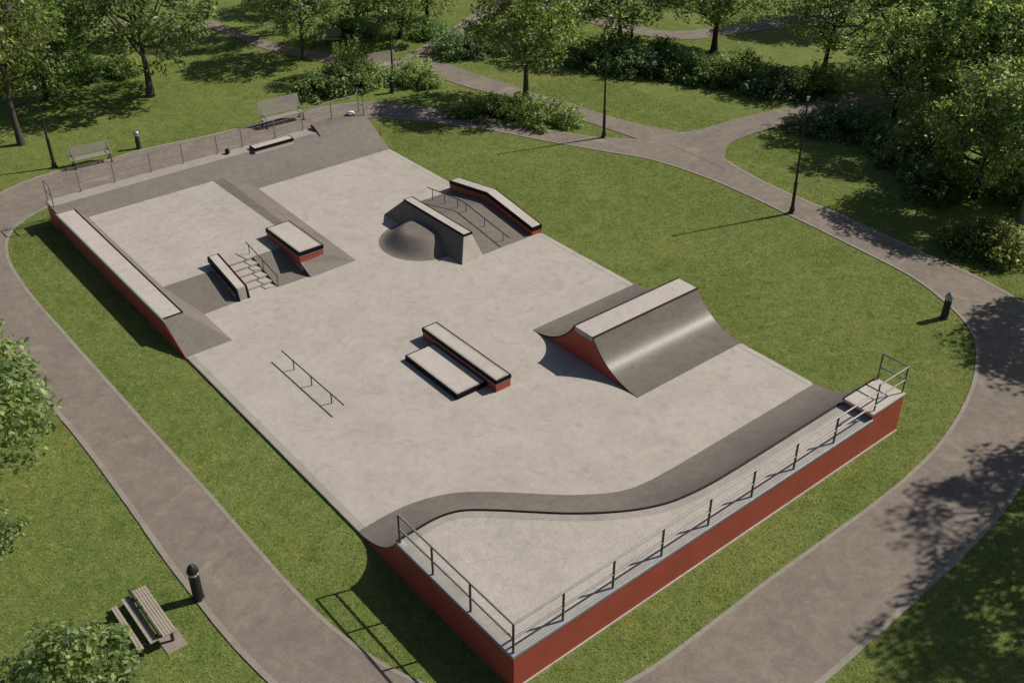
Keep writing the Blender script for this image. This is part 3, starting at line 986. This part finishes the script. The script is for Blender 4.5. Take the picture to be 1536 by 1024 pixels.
def make_lamp(loc, h, label, lean=0.0):
    t = thing('street_lamp', loc, label, 'lamp post', 'park lamp posts')
    MB().lathe([(.17, -.03), (.17, .07), (.13, .10), (.12, .30), (.085, .36), (.075, 1.5), (.088, 1.52), (.088, 1.58), (.060, 1.62), (.034, h - .24), (.034, h - .20)], (0, 0, 0), 16).build('pole', M['iron'], t, world=False, smooth=True)
    MB().lathe([(.036, h - .20), (.05, h - .18), (.052, h - .09), (.045, h - .08)], (0, 0, 0), 16).build('lamp_glass', M['lamp_glass'], t, world=False, smooth=True)
    MB().lathe([(.05, h - .08), (.085, h - .06), (.07, h - .02), (.02, h)], (0, 0, 0), 16).build('lamp_cap', M['cap_grey'], t, world=False, smooth=True)
    t.rotation_euler = (0, lean, 0)
    return t


make_lamp((27.75, 12.8, GZ), 5.85, 'tall slim black lamp post at the inner edge of the right path', -.03)
make_lamp((27.2, 25.25, GZ), 5.7, 'tall slim black lamp post on the grass tip where the paths meet', -.03)
make_lamp((2.3, 40.45, GZ), 4.4, 'black lamp post beside the small slatted bench at far left', .0)
make_lamp((40.9, 36.9, GZ), 3.4, 'distant thin lamp post by the background path behind the dark shrub row')
# ------------------------------------------------------------------ vegetation
def quads_mesh(name, V, mat):
    """V: (n, 4, 3) separate quads"""
    n = len(V)
    me = bpy.data.meshes.new(name)
    me.vertices.add(n * 4)
    me.vertices.foreach_set('co', V.reshape(-1).astype(np.float32))
    me.loops.add(n * 4)
    me.loops.foreach_set('vertex_index', np.arange(n * 4, dtype=np.int32))
    me.polygons.add(n)
    me.polygons.foreach_set('loop_start', np.arange(0, n * 4, 4, dtype=np.int32))
    me.polygons.foreach_set('loop_total', np.full(n, 4, dtype=np.int32))
    me.update(calc_edges=True)
    me.materials.append(mat)
    return me


def leaf_quads(rng, C, out, size, aspect=.55, up=1.15):
    """C: leaf centres, out: outward directions"""
    n = len(C)
    nr = rng.normal(0, 1, (n, 3)) * .75 + out * .7 + np.array([0, 0, up])
    nr /= np.linalg.norm(nr, axis=1)[:, None]
    a = np.cross(nr, rng.normal(0, 1, (n, 3)))
    a /= np.linalg.norm(a, axis=1)[:, None] + 1e-9
    b = np.cross(nr, a)
    L = size * rng.uniform(.6, 1.35, (n, 1))
    W = L * aspect * rng.uniform(.8, 1.2, (n, 1))
    droop = nr * L * .12
    return np.stack([C - a * L * .5 - droop, C + b * W * .5 - a * L * .06, C + a * L * .5 - droop, C - b * W * .5 - a * L * .06], 1)


class TreeGen:
    """one kind of tree: trunk + limbs mesh and a crown of leaf clumps on the twigs"""

    def __init__(self, seed, h, w, clear, nclump, per, leaf, shape=1.0, flat=.75, trunk_r=.16, clump=.62, lean=(0, 0), inner=.35):
        rng = np.random.RandomState(seed)
        self.rng = rng
        cz = clear + (h - clear) * .50
        rz = (h - clear) * .54
        rx = w / 2
        # an uneven envelope: a few random lobes push the outline in and out
        lob = rng.normal(0, 1, (9, 3))
        lob /= np.linalg.norm(lob, axis=1)[:, None]
        la = rng.uniform(-.22, .25, 9)
        pts = []
        tries = 0
        while len(pts) < nclump and tries < 60000:
            tries += 1
            d = rng.normal(0, 1, 3)
            d /= np.linalg.norm(d)
            rr = rng.uniform(inner, 1.0) ** (.55)
            e = 1 + sum(k * max(0, float(d @ l)) ** 3 for k, l in zip(la, lob))
            # crown is fuller in the lower half, narrower on top
            taper = 1.0 - .28 * shape * max(0, d[2])
            p = np.array([d[0] * rx * rr * e * taper, d[1] * rx * rr * e * taper, d[2] * rz * rr * e])
            if d[2] < -.38 and rng.rand() < .72:
                continue
            p += np.array([lean[0], lean[1], cz])
            if p[2] < clear * .8:
                continue
            if any(((p - q) ** 2).sum() < (clump * .62) ** 2 for q in pts):
                continue
            pts.append(p)
        self.clumps = np.array(pts)
        ctr = np.array([lean[0], lean[1], cz])
        # ---- wood
        mb = MB()
        bend = rng.normal(0, .06, 2)
        top = np.array([lean[0] * .7, lean[1] * .7, clear + (h - clear) * .45])
        tp = []
        for k in range(9):
            u = k / 8
            tp.append((top[0] * u ** 1.6 + bend[0] * math.sin(u * 5), top[1] * u ** 1.6 + bend[1] * math.sin(u * 4), -.1 + (top[2] + .1) * u))
        tr = [trunk_r * (1.45 if k == 0 else 1.12 if k == 1 else 1.0) * (1 - .62 * k / 8) for k in range(9)]
        mb.tube(tp, tr, 9)
        # limbs: greedy groups of clumps
        nl = max(5, min(11, nclump // 16))
        ang = rng.uniform(0, 2 * PI)
        limbs = []
        for i in range(nl):
            a = ang + i * 2.4
            u = .42 + .5 * i / nl
            s = np.array(tp[min(8, int(u * 8) + 1)])
            elev = rng.uniform(.35, .95)
            ln = rx * rng.uniform(.55, .85)
            e_ = s + np.array([math.cos(a) * math.cos(elev) * ln, math.sin(a) * math.cos(elev) * ln, math.sin(elev) * ln * 1.1])
            mid = (s + e_) / 2 + np.array([0, 0, -.10 * ln]) + rng.normal(0, .06, 3)
            r0 = trunk_r * rng.uniform(.36, .5)
            mb.tube([s, mid, e_], [r0, r0 * .7, r0 * .35], 6)
            limbs += [mid, e_]
        limbs += [np.array(tp[8]), np.array(tp[6])]
        LB = np.array(limbs)
        for p in self.clumps:
            if rng.rand() < .8:
                q = LB[((LB - p) ** 2).sum(1).argmin()]
                m_ = (p + q) / 2 + rng.normal(0, .08, 3) + np.array([0, 0, -.05])
                r0 = trunk_r * .15
                mb.tube([q, m_, p], [r0, r0 * .7, r0 * .3], 4, caps=False)
        self.wood = mb
        # ---- leaves
        qs = []
        for p in self.clumps:
            n = int(per * rng.uniform(.6, 1.4))
            g = rng.normal(0, 1, (n, 3))
            g /= np.linalg.norm(g, axis=1)[:, None]
            rr = rng.uniform(.25, 1, (n, 1)) ** .6
            r = clump * rng.uniform(.7, 1.3)
            off = g * rr * r * np.array([1, 1, flat])
            off[:, 2] -= .12 * (off[:, 0] ** 2 + off[:, 1] ** 2) / max(r, .1)
            c = p + off
            out = (p - ctr) / (np.linalg.norm(p - ctr) + .01) * .6 + g * .4
            qs.append(leaf_quads(rng, c, out, leaf))
        self.leaves = np.concatenate(qs)

    def make(self, name, loc, label, cat, leaf_mat, bark_mat_, rz=0.0, scale=(1, 1, 1), group=None):
        t = thing(name, loc, label, cat, group, rz)
        t.scale = scale
        self.wood.build('trunk', M[bark_mat_], t, world=False, smooth=True)
        me = quads_mesh('crown', self.leaves, M[leaf_mat])
        o = bpy.data.objects.new('crown', me)
        col.objects.link(o)
        o.parent = t
        self.src = t
        return t


def reuse(src, loc, rz, label, leaf_mat, bark='bark', scale=(1, 1, 1)):
    """a further tree of the same kind: copied parts, sharing meshes, own leaf colour"""
    c = copy_thing(src, loc, rz, label, scale)
    for ch in c.children:
        m = M[leaf_mat] if ch.name.startswith(('crown', 'foliage')) else M[bark]
        ch.material_slots[0].link = 'OBJECT'
        ch.material_slots[0].material = m
    return c


G = 'trees in the park around the skate park'
# ---- deciduous kinds
kA = TreeGen(11, 8.0, 7.4, 2.25, 175, 54, .22, trunk_r=.19)
kB = TreeGen(23, 7.4, 8.2, 1.9, 185, 50, .23, trunk_r=.20, flat=.65)
kC = TreeGen(37, 6.8, 6.4, 1.9, 130, 54, .22, trunk_r=.15, lean=(.5, .1))
kD = TreeGen(41, 6.6, 6.0, .7, 175, 56, .22, trunk_r=.17, shape=.6, inner=.2)
kY = TreeGen(53, 6.9, 4.0, 3.2, 52, 85, .17, trunk_r=.07, clump=.55)

# main tree
t6 = kA.make('broadleaf_tree', (27.5, 32.35, GZ), 'round crowned olive green tree standing between the two paths behind shrubs', 'tree', 'leaf_olive', 'bark', .4, (1, 1, .93), G)
t2 = kB.make('broadleaf_tree', (10.5, 47.4, GZ), 'grey green spreading tree with a bare trunk on the lawn at upper left', 'tree', 'leaf_grey', 'bark', 1.1, (1.1, 1.1, 1.12), G)
t9 = kC.make('broadleaf_tree', (45.4, 24.1, GZ), 'leaning grey green tree behind the end of the dark shrub row at right', 'tree', 'leaf_grey', 'bark_dark', -1.9, (1.15, 1.15, .98), G)
td = kD.make('dense_tree', (28.6, 47.2, GZ), 'dense dark tree behind the slim young tree at the top', 'tree', 'leaf_dark', 'bark_dark', .3, (1.15, 1.15, 1.15), G)
ty = kY.make('young_tree', (24.1, 41.5, GZ), 'slim young tree with a straight thin stem and yellow green leaves', 'tree', 'leaf_lime', 'bark_dark', .0, (1, 1, 1.0), G)

T = [
    # source, x, y, rz, label, leaves, bark, scale
    (t6, 2.0, 44.7, 2.2, 'sunlit olive leaved tree leaning over the left lamp post', 'leaf_lime', 'bark', (.98, .98, 1.16)),
    (t2, 21.1, 47.4, 4.0, 'pale leaved tree standing alone on the lawn left of the slim young tree', 'leaf_grey', 'bark', (.78, .78, .86)),
    (td, 7.6, 55.2, 2.0, 'very dark dense tree between the two trees at upper left', 'leaf_dark', 'bark_dark', (.95, .95, 1.5)),
    (t6, 22.9, 53.2, 5.0, 'dark tree in the shade behind the lone pale leaved lawn tree', 'leaf_dark', 'bark_dark', (.95, .95, .95)),
    (td, 32.6, 49.6, 1.0, 'dense mid green tree left of the far path at the top', 'leaf_mid', 'bark_dark', (.9, .9, 1.0)),
    (t9, 38.5, 35.5, 2.6, 'mid green tree rising from the left end of the dark shrub row', 'leaf_mid', 'bark_dark', (1.2, 1.2, .84)),
    (t6, 43.1, 31.3, 3.3, 'dark green spreading tree above the middle of the dark shrub row', 'leaf_mid', 'bark_dark', (1.18, 1.18, .80)),
    (t2, 40.9, 16.1, 2.7, 'dark spreading tree above the end of the east path', 'leaf_mid', 'bark_dark', (.76, .76, .88)),
    (t9, 35.3, 5.4, 1.3, 'pale barked tree behind the bright shrubs at the right edge', 'leaf_grey', 'bark_pale', (.8, .8, 1.05)),
    (td, 36.1, 8.2, 4.2, 'low skirted dense green tree beyond the right path, nearest of the dense right group', 'leaf_mid', 'bark_dark', (.9, .9, 1.05)),
    (t6, 43.0, 11.8, 1.7, 'tall dark tree rising at the middle of the dense right group', 'leaf_mid', 'bark_dark', (1.05, 1.05, 1.1)),
    (td, 45.2, 15.0, .6, 'dark rounded tree at the back of the dense right group', 'leaf_dark', 'bark_dark', (1.35, 1.35, 1.3)),
    (t2, 42.0, 6.6, 5.2, 'olive tinted tree at the far right edge of the dense right group', 'leaf_olive', 'bark_dark', (.95, .95, 1.05)),
    (td, 49.5, 19.5, 2.4, 'shaded tree beyond the east path, rearmost at upper right', 'leaf_mid', 'bark_dark', (1.3, 1.3, 1.25)),
    (t6, 50.5, 13.0, 3.9, 'tall olive tree in the top right corner', 'leaf_olive', 'bark_dark', (1.2, 1.2, 1.25)),
    (td, 38.9, 41.6, 5.0, 'dark dense tree behind the round crowned olive tree', 'leaf_dark', 'bark_dark', (.92, .92, .8)),
    (t9, 33.5, -3.4, .2, 'mid green tree outside the right edge that shades the right bend of the path', 'leaf_mid', 'bark', (1.15, 1.15, 1.6)),
    (t6, 26.8, -8.5, 2.2, 'mid green tree outside the lower right corner that shades the front path', 'leaf_mid', 'bark', (.95, .95, 1.55)),
    (t2, 20.9, -10.1, .2, 'grey green tree outside the lower right corner that shades the lower lawn', 'leaf_grey', 'bark', (.85, .85, 1.6)),
    (t9, 13.6, 57.2, .9, 'grey green tree in the back row behind the spreading lawn tree', 'leaf_mid', 'bark_dark', (1.0, 1.0, 1.0)),
    (td, 55.5, 30.0, .9, 'mid green tree beyond the background path at the upper right', 'leaf_mid', 'bark_dark', (1.2, 1.2, 1.3)),
    (td, 5.4, 50.6, 4.4, 'dark round tree in deep shade behind the sunlit tree at far left', 'leaf_dark', 'bark_dark', (1.0, 1.0, 1.0)),
    (t6, 31.0, 56.5, 1.4, 'dark olive tree at the top behind the dense dark tree', 'leaf_dark', 'bark_dark', (1.0, 1.0, 1.1)),
]
for src, x, y, rz, lab, leaf, bk, s in T:
    reuse(src, (x, y, GZ), rz, lab, leaf, bk, s)


# ---- shrubs
class ShrubGen:
    def __init__(self, seed, nclump, per, leaf, clump=.34, aspect=.55, spiky=0.0, hollow=.45):
        rng = np.random.RandomState(seed)
        mb = MB()
        qs = []
        lob = rng.normal(0, 1, (8, 3))
        lob[:, 2] = abs(lob[:, 2])
        lob /= np.linalg.norm(lob, axis=1)[:, None]
        la = rng.uniform(-.25, .32, 8)
        for i in range(nclump):
            d = rng.normal(0, 1, 3)
            d[2] = abs(d[2]) * 1.05 - .12
            d /= np.linalg.norm(d)
            e = 1 + sum(k * max(0, float(d @ l)) ** 3 for k, l in zip(la, lob))
            rr = rng.uniform(hollow, 1) ** .6
            p = np.array([d[0] * rr * e, d[1] * rr * e, max(.06, d[2] * rr * e)])   # unit hemisphere
            b = np.array([d[0] * .18, d[1] * .18, -.05])
            m_ = (b + p) / 2 + np.array([0, 0, .12])
            mb.tube([b, m_, p], [.016, .011, .005], 4, caps=False)
            n = int(per * rng.uniform(.6, 1.4))
            g = rng.normal(0, 1, (n, 3))
            g /= np.linalg.norm(g, axis=1)[:, None]
            r = clump * rng.uniform(.6, 1.3)
            c = p + g * r * rng.uniform(.2, 1, (n, 1)) ** .6 * np.array([1, 1, .85])
            if spiky:
                k = rng.rand(n) < spiky
                c[k] = p + (d * rng.uniform(.3, 1.0, (k.sum(), 1)) + np.array([0, 0, .25])) * clump * 1.1 + rng.normal(0, .05, (k.sum(), 3))
            c[:, 2] = np.maximum(c[:, 2], .03)
            qs.append(leaf_quads(rng, c, d * .7 + g * .4, leaf, aspect))
        self.wood = mb
        self.leaves = np.concatenate(qs)

    def make(self, name, loc, label, leaf_mat, size, rz=0.0, group=None, cat='shrub', bark='bark_dark'):
        t = thing(name, loc, label, cat, group, rz)
        t.scale = size
        self.wood.build('stem', M[bark], t, world=False, smooth=True)
        me = quads_mesh('foliage', self.leaves, M[leaf_mat])
        o = bpy.data.objects.new('foliage', me)
        col.objects.link(o)
        o.parent = t
        return t


sA = ShrubGen(5, 66, 40, .14, .31)
sB = ShrubGen(6, 74, 38, .135, .28, .5, .2)
sC = ShrubGen(8, 60, 60, .12, .30, .45, .35)
HG = 'pale hedge shrubs behind the far bank'
a = sA.make('shrub', (18.3, 41.4, GZ), 'pale green shrub at the left end of the hedge by the wide bench', 'leaf_pale', (1.3, 1.2, 1.45), .3, HG)
b = sB.make('shrub', (35.0, 34.7, GZ), 'dark shrub at the left end of the dark shrub row', 'leaf_dark', (1.6, 1.5, 1.3), .0, 'dark shrub row on the right lawn')
c = sC.make('shrub', (23.2, 32.9, GZ), 'sparse reddish tipped shrub on the grass strip left of the round crowned tree', 'leaf_mid', (1.1, 1.0, .9), .0, 'shrubs under the round crowned tree')
DR = 'dark shrub row on the right lawn'
UG = 'shrubs under the round crowned tree'
RG = 'shrubs along the right side of the park'
S = [
    (a, 19.6, 41.3, 1.2, 'pale green shrub second from the left in the hedge behind the wide bench', 'leaf_pale', (1.5, 1.35, 1.6), HG),
    (b, 21.0, 40.9, 2.0, 'pale green shrub in the middle of the hedge left of the half hidden bench', 'leaf_pale', (1.45, 1.3, 1.5), HG),
    (a, 22.2, 40.7, 3.0, 'pale green shrub behind the black bollard', 'leaf_pale', (1.15, 1.05, 1.1), HG),
    (c, 21.4, 42.2, 0.6, 'loose tall pale shrub at the back of the pale hedge', 'leaf_pale', (1.2, 1.1, 2.0), HG),
    (b, 24.1, 39.3, 4.0, 'pale green shrub just right of the black bollard', 'leaf_pale', (1.2, 1.1, 1.35), HG),
    (a, 24.8, 38.2, 5.0, 'small pale shrub at the right end of the hedge by the diagonal path', 'leaf_pale', (.9, .85, .95), HG),
    (b, 29.6, 41.9, 1.0, 'round blue green shrub beside the far path left of the round crowned tree', 'leaf_blue', (1.5, 1.4, 1.5), 'blue green shrubs by the far path'),
    (b, 31.0, 41.0, 2.6, 'blue green shrub half hidden behind the round crowned tree', 'leaf_blue', (1.3, 1.2, 1.3), 'blue green shrubs by the far path'),
    (b, 24.7, 31.5, 1.9, 'dark green shrub left of the trunk of the round crowned tree', 'leaf_mid', (1.3, 1.2, 1.15), UG),
    (a, 25.6, 30.7, 2.9, 'dense shrub directly before the trunk of the round crowned tree', 'leaf_mid', (1.25, 1.15, 1.2), UG),
    (c, 26.1, 29.2, 3.6, 'pale spreading shrub right of the trunk of the round crowned tree', 'leaf_pale', (1.45, 1.3, 1.2), UG),
    (c, 26.9, 28.1, 5.6, 'pale loose shrub at the right end of the strip under the round crowned tree', 'leaf_pale', (.95, .9, 1.0), UG),
    (a, 35.9, 33.2, 1.0, 'dark shrub second from the left in the dark shrub row', 'leaf_dark', (1.7, 1.6, 1.4), DR),
    (b, 36.7, 31.6, 2.0, 'dark shrub third from the left in the dark shrub row', 'leaf_blue', (1.6, 1.5, 1.4), DR),
    (a, 37.4, 30.1, 3.0, 'dark shrub fourth from the left in the dark shrub row', 'leaf_dark', (1.6, 1.5, 1.5), DR),
    (b, 38.2, 28.6, 4.0, 'dark shrub below the spreading tree at the middle of the dark shrub row', 'leaf_dark', (1.6, 1.5, 1.4), DR),
    (a, 38.9, 27.1, 5.0, 'shrub right of the middle of the dark shrub row with flecks of light green', 'leaf_mid', (1.4, 1.3, 1.3), DR),
    (b, 39.8, 25.7, 6.0, 'tall dark shrub right of the gap in the dark shrub row', 'leaf_dark', (1.7, 1.6, 1.6), DR),
    (a, 40.4, 24.1, .4, 'dark shrub third from the right in the dark shrub row', 'leaf_blue', (1.7, 1.6, 1.5), DR),
    (b, 41.2, 22.9, 1.4, 'dark shrub next to the pale shrub at the right of the dark shrub row', 'leaf_dark', (1.4, 1.3, 1.3), DR),
    (c, 42.3, 21.9, 2.4, 'pale olive shrub at the right end of the dark shrub row beside the east path', 'leaf_pale', (1.5, 1.4, 1.4), DR),
    (b, 36.9, 34.6, 3.4, 'tall dark shrub at the back of the dark shrub row by the distant lamp', 'leaf_dark', (1.7, 1.6, 1.7), DR),
    (a, 39.3, 32.0, 4.4, 'dark shrub behind the dark shrub row at the foot of the mid green tree', 'leaf_dark', (1.6, 1.5, 1.5), DR),
    (b, 36.6, 19.0, 5.4, 'low dark shrub at the lower edge of the east path, leftmost there', 'leaf_blue', (1.0, .9, .8), RG),
    (a, 37.9, 18.1, .2, 'dark blue green shrub below the east path right of the tall right lamp', 'leaf_blue', (1.6, 1.5, 1.4), RG),
    (b, 38.8, 16.7, 1.2, 'dark blue green shrub left of the trunk of the spreading tree by the east path', 'leaf_blue', (1.5, 1.4, 1.4), RG),
    (a, 38.0, 14.8, 2.2, 'dark shrub in front of the trunk of the spreading tree by the east path', 'leaf_dark', (1.5, 1.4, 1.3), RG),
    (b, 37.2, 13.4, 3.2, 'rounded shrub at the lawn edge right of the spreading tree by the east path', 'leaf_mid', (1.4, 1.3, 1.4), RG),
    (a, 36.6, 11.0, 4.2, 'large grey green shrub at the left of the dense right tree group', 'leaf_grey', (1.9, 1.8, 2.0), RG),
    (b, 34.7, 9.6, 5.2, 'large dark shrub hanging over the shaded lawn below the dense right tree group', 'leaf_dark', (1.4, 1.3, 1.6), RG),
    (a, 38.3, 6.4, .9, 'large dark shrub behind the pale barked tree at the right edge', 'leaf_dark', (2.2, 2.0, 2.4), RG),
    (b, 37.6, 12.4, 2.9, 'tall grey green shrub under the dense right trees', 'leaf_grey', (1.8, 1.7, 2.6), RG),
    (a, -9.1, 14.4, 2.2, 'low pale shrub at the left edge below the leafy small tree', 'leaf_pale', (1.0, 1.0, 1.1), 'shrubs at the left edge'),
    (a, 30.9, 5.6, 1.9, 'bright yellow green shrub beside the right path', 'leaf_lime', (1.35, 1.25, 1.5), RG),
    (a, 31.4, 4.0, 3.9, 'bright yellow green shrub at the right edge before the pale barked tree', 'leaf_lime', (1.4, 1.3, 1.6), RG),
    (b, 9.2, 53.0, 1.5, 'low dark shrub in the shade left of the bare trunked tree', 'leaf_dark', (1.4, 1.3, 1.2), 'dark shrubs at upper left'),
    (a, 10.9, 52.0, 4.5, 'low dark shrub just left of the trunk of the bare trunked tree', 'leaf_mid', (1.3, 1.2, 1.2), 'dark shrubs at upper left'),
    (b, 25.9, 50.0, .5, 'low dark shrub in the deep shade right of the distant bollard', 'leaf_dark', (1.7, 1.6, 1.3), 'dark shrubs at the top'),
    (a, 30.3, 45.9, 3.5, 'dark shrub at the foot of the dense dark tree', 'leaf_dark', (1.4, 1.3, 1.1), 'dark shrubs at the top'),
]
for src, x, y, rz, lab, leaf, s, grp in S:
    o = reuse(src, (x, y, GZ), rz, lab, leaf, 'bark_dark', s)
    o['group'] = grp

# two leafy small trees close to the camera on the left
kN = TreeGen(71, 4.6, 4.3, .9, 130, 62, .21, trunk_r=.07, clump=.50, inner=.3)
kN.make('small_tree', (-7.95, 16.8, GZ), 'leafy small tree at the left edge beside the left path', 'tree', 'leaf_pale', 'bark', .5, (1.12, 1.12, 1.25))
kM = TreeGen(83, 2.9, 3.7, .35, 80, 62, .20, trunk_r=.05, clump=.40, inner=.25, shape=1.3)
kM.make('small_tree', (-8.8, 6.15, GZ), 'leafy light green shrub like tree over the back to back bench', 'tree', 'leaf_pale', 'bark', 2.6, (.92, .92, .95))


# ------------------------------------------------------------------ grass blades on the lawn
def inside(poly, x, y):
    px, py = poly[:, 0], poly[:, 1]
    r = np.zeros(len(x), bool)
    j = len(px) - 1
    for i in range(len(px)):
        c_ = (py[i] > y) != (py[j] > y)
        xi = (px[j] - px[i]) * (y - py[i]) / (py[j] - py[i] + 1e-12) + px[i]
        r ^= c_ & (x < xi)
        j = i
    return r


rng = np.random.RandomState(3)
NBL = 520000
# denser near the viewer's side of the park, thinning out with distance
xs = np.concatenate([rng.uniform(-13, 34, NBL), rng.uniform(-6, 46, NBL // 3)])
ys = np.concatenate([rng.uniform(-10, 34, NBL), rng.uniform(30, 54, NBL // 3)])
ok = ~((xs > -.03) & (xs < 17.1) & (ys > -.1) & (ys < 34.2))
xs, ys = xs[ok], ys[ok]
LId, LOd = LI[::2], LO[::2]
jx, jy = xs + rng.normal(0, .05, len(xs)), ys + rng.normal(0, .05, len(xs))
ring = inside(LOd, jx, jy) & ~inside(LId, jx, jy)
drop = ring
for pp in (pD, pE, pF, pB):
    drop |= inside(pp[::2], jx, jy)
drop |= (xs > -6.45) & (xs < -5.88) & (ys > 6.72) & (ys < 7.45)
xs, ys = xs[~drop], ys[~drop]
n = len(xs)
a_ = rng.uniform(0, 2 * PI, n)
hgt = rng.uniform(.012, .045, n)
wd = rng.uniform(.010, .020, n)
lg = rng.uniform(.05, .11, n)
ln = np.stack([-np.sin(a_) * lg, np.cos(a_) * lg], 1)
ca, sa = np.cos(a_) * wd, np.sin(a_) * wd
V = np.zeros((n, 3, 3), np.float32)
V[:, 0] = np.stack([xs - ca, ys - sa, np.full(n, GZ - .004)], 1)
V[:, 1] = np.stack([xs + ca, ys + sa, np.full(n, GZ - .004)], 1)
V[:, 2] = np.stack([xs + ln[:, 0], ys + ln[:, 1], GZ + hgt], 1)
me = bpy.data.meshes.new('grass')
me.vertices.add(n * 3)
me.vertices.foreach_set('co', V.reshape(-1))
me.loops.add(n * 3)
me.loops.foreach_set('vertex_index', np.arange(n * 3, dtype=np.int32))
me.polygons.add(n)
me.polygons.foreach_set('loop_start', np.arange(0, n * 3, 3, dtype=np.int32))
me.polygons.foreach_set('loop_total', np.full(n, 3, dtype=np.int32))
me.update(calc_edges=True)
me.materials.append(M['blade'])
gr = bpy.data.objects.new('grass', me)
col.objects.link(gr)
tag(gr, 'short green grass growing on the lawns', 'grass', kind='stuff')

# ------------------------------------------------------------------ light, camera
SUN_EL = math.radians(43.0)
SUN_AZ = math.atan2(-.32, .95)          # direction towards the sun in the ground plane
world = bpy.data.worlds.new('World')
sc.world = world
world.use_nodes = True
wt = world.node_tree
bg = wt.nodes['Background']
sky = wt.nodes.new('ShaderNodeTexSky')
sky.sky_type = 'NISHITA'
sky.sun_disc = False
sky.sun_elevation = SUN_EL
sky.sun_rotation = PI / 2 - SUN_AZ
sky.dust_density = 1.0
wt.links.new(sky.outputs['Color'], bg.inputs['Color'])
bg.inputs['Strength'].default_value = .056
sd = Vector((math.cos(SUN_AZ) * math.cos(SUN_EL), math.sin(SUN_AZ) * math.cos(SUN_EL), math.sin(SUN_EL)))
ld = bpy.data.lights.new('sun', 'SUN')
ld.energy = 4.8
ld.angle = math.radians(.55)
ld.color = (1.0, .94, .86)
lo_ = bpy.data.objects.new('sun', ld)
col.objects.link(lo_)
lo_.rotation_euler = sd.to_track_quat('Z', 'Y').to_euler()
lo_.location = sd * 80

cd = bpy.data.cameras.new('camera')
cd.sensor_width = 36
cd.lens = 36 * 1565.76 / 1536
cd.clip_start = .5
cd.clip_end = 1500
cam = bpy.data.objects.new('camera', cd)
col.objects.link(cam)
cam.location = (-11.176, -13.609, 22.341)
cam.rotation_euler = (PI / 2 - .583504, 0, -.686059)
sc.camera = cam
sc.view_settings.view_transform = 'Standard'
sc.view_settings.look = 'None'
sc.view_settings.gamma = 1
sc.view_settings.exposure = 0.0
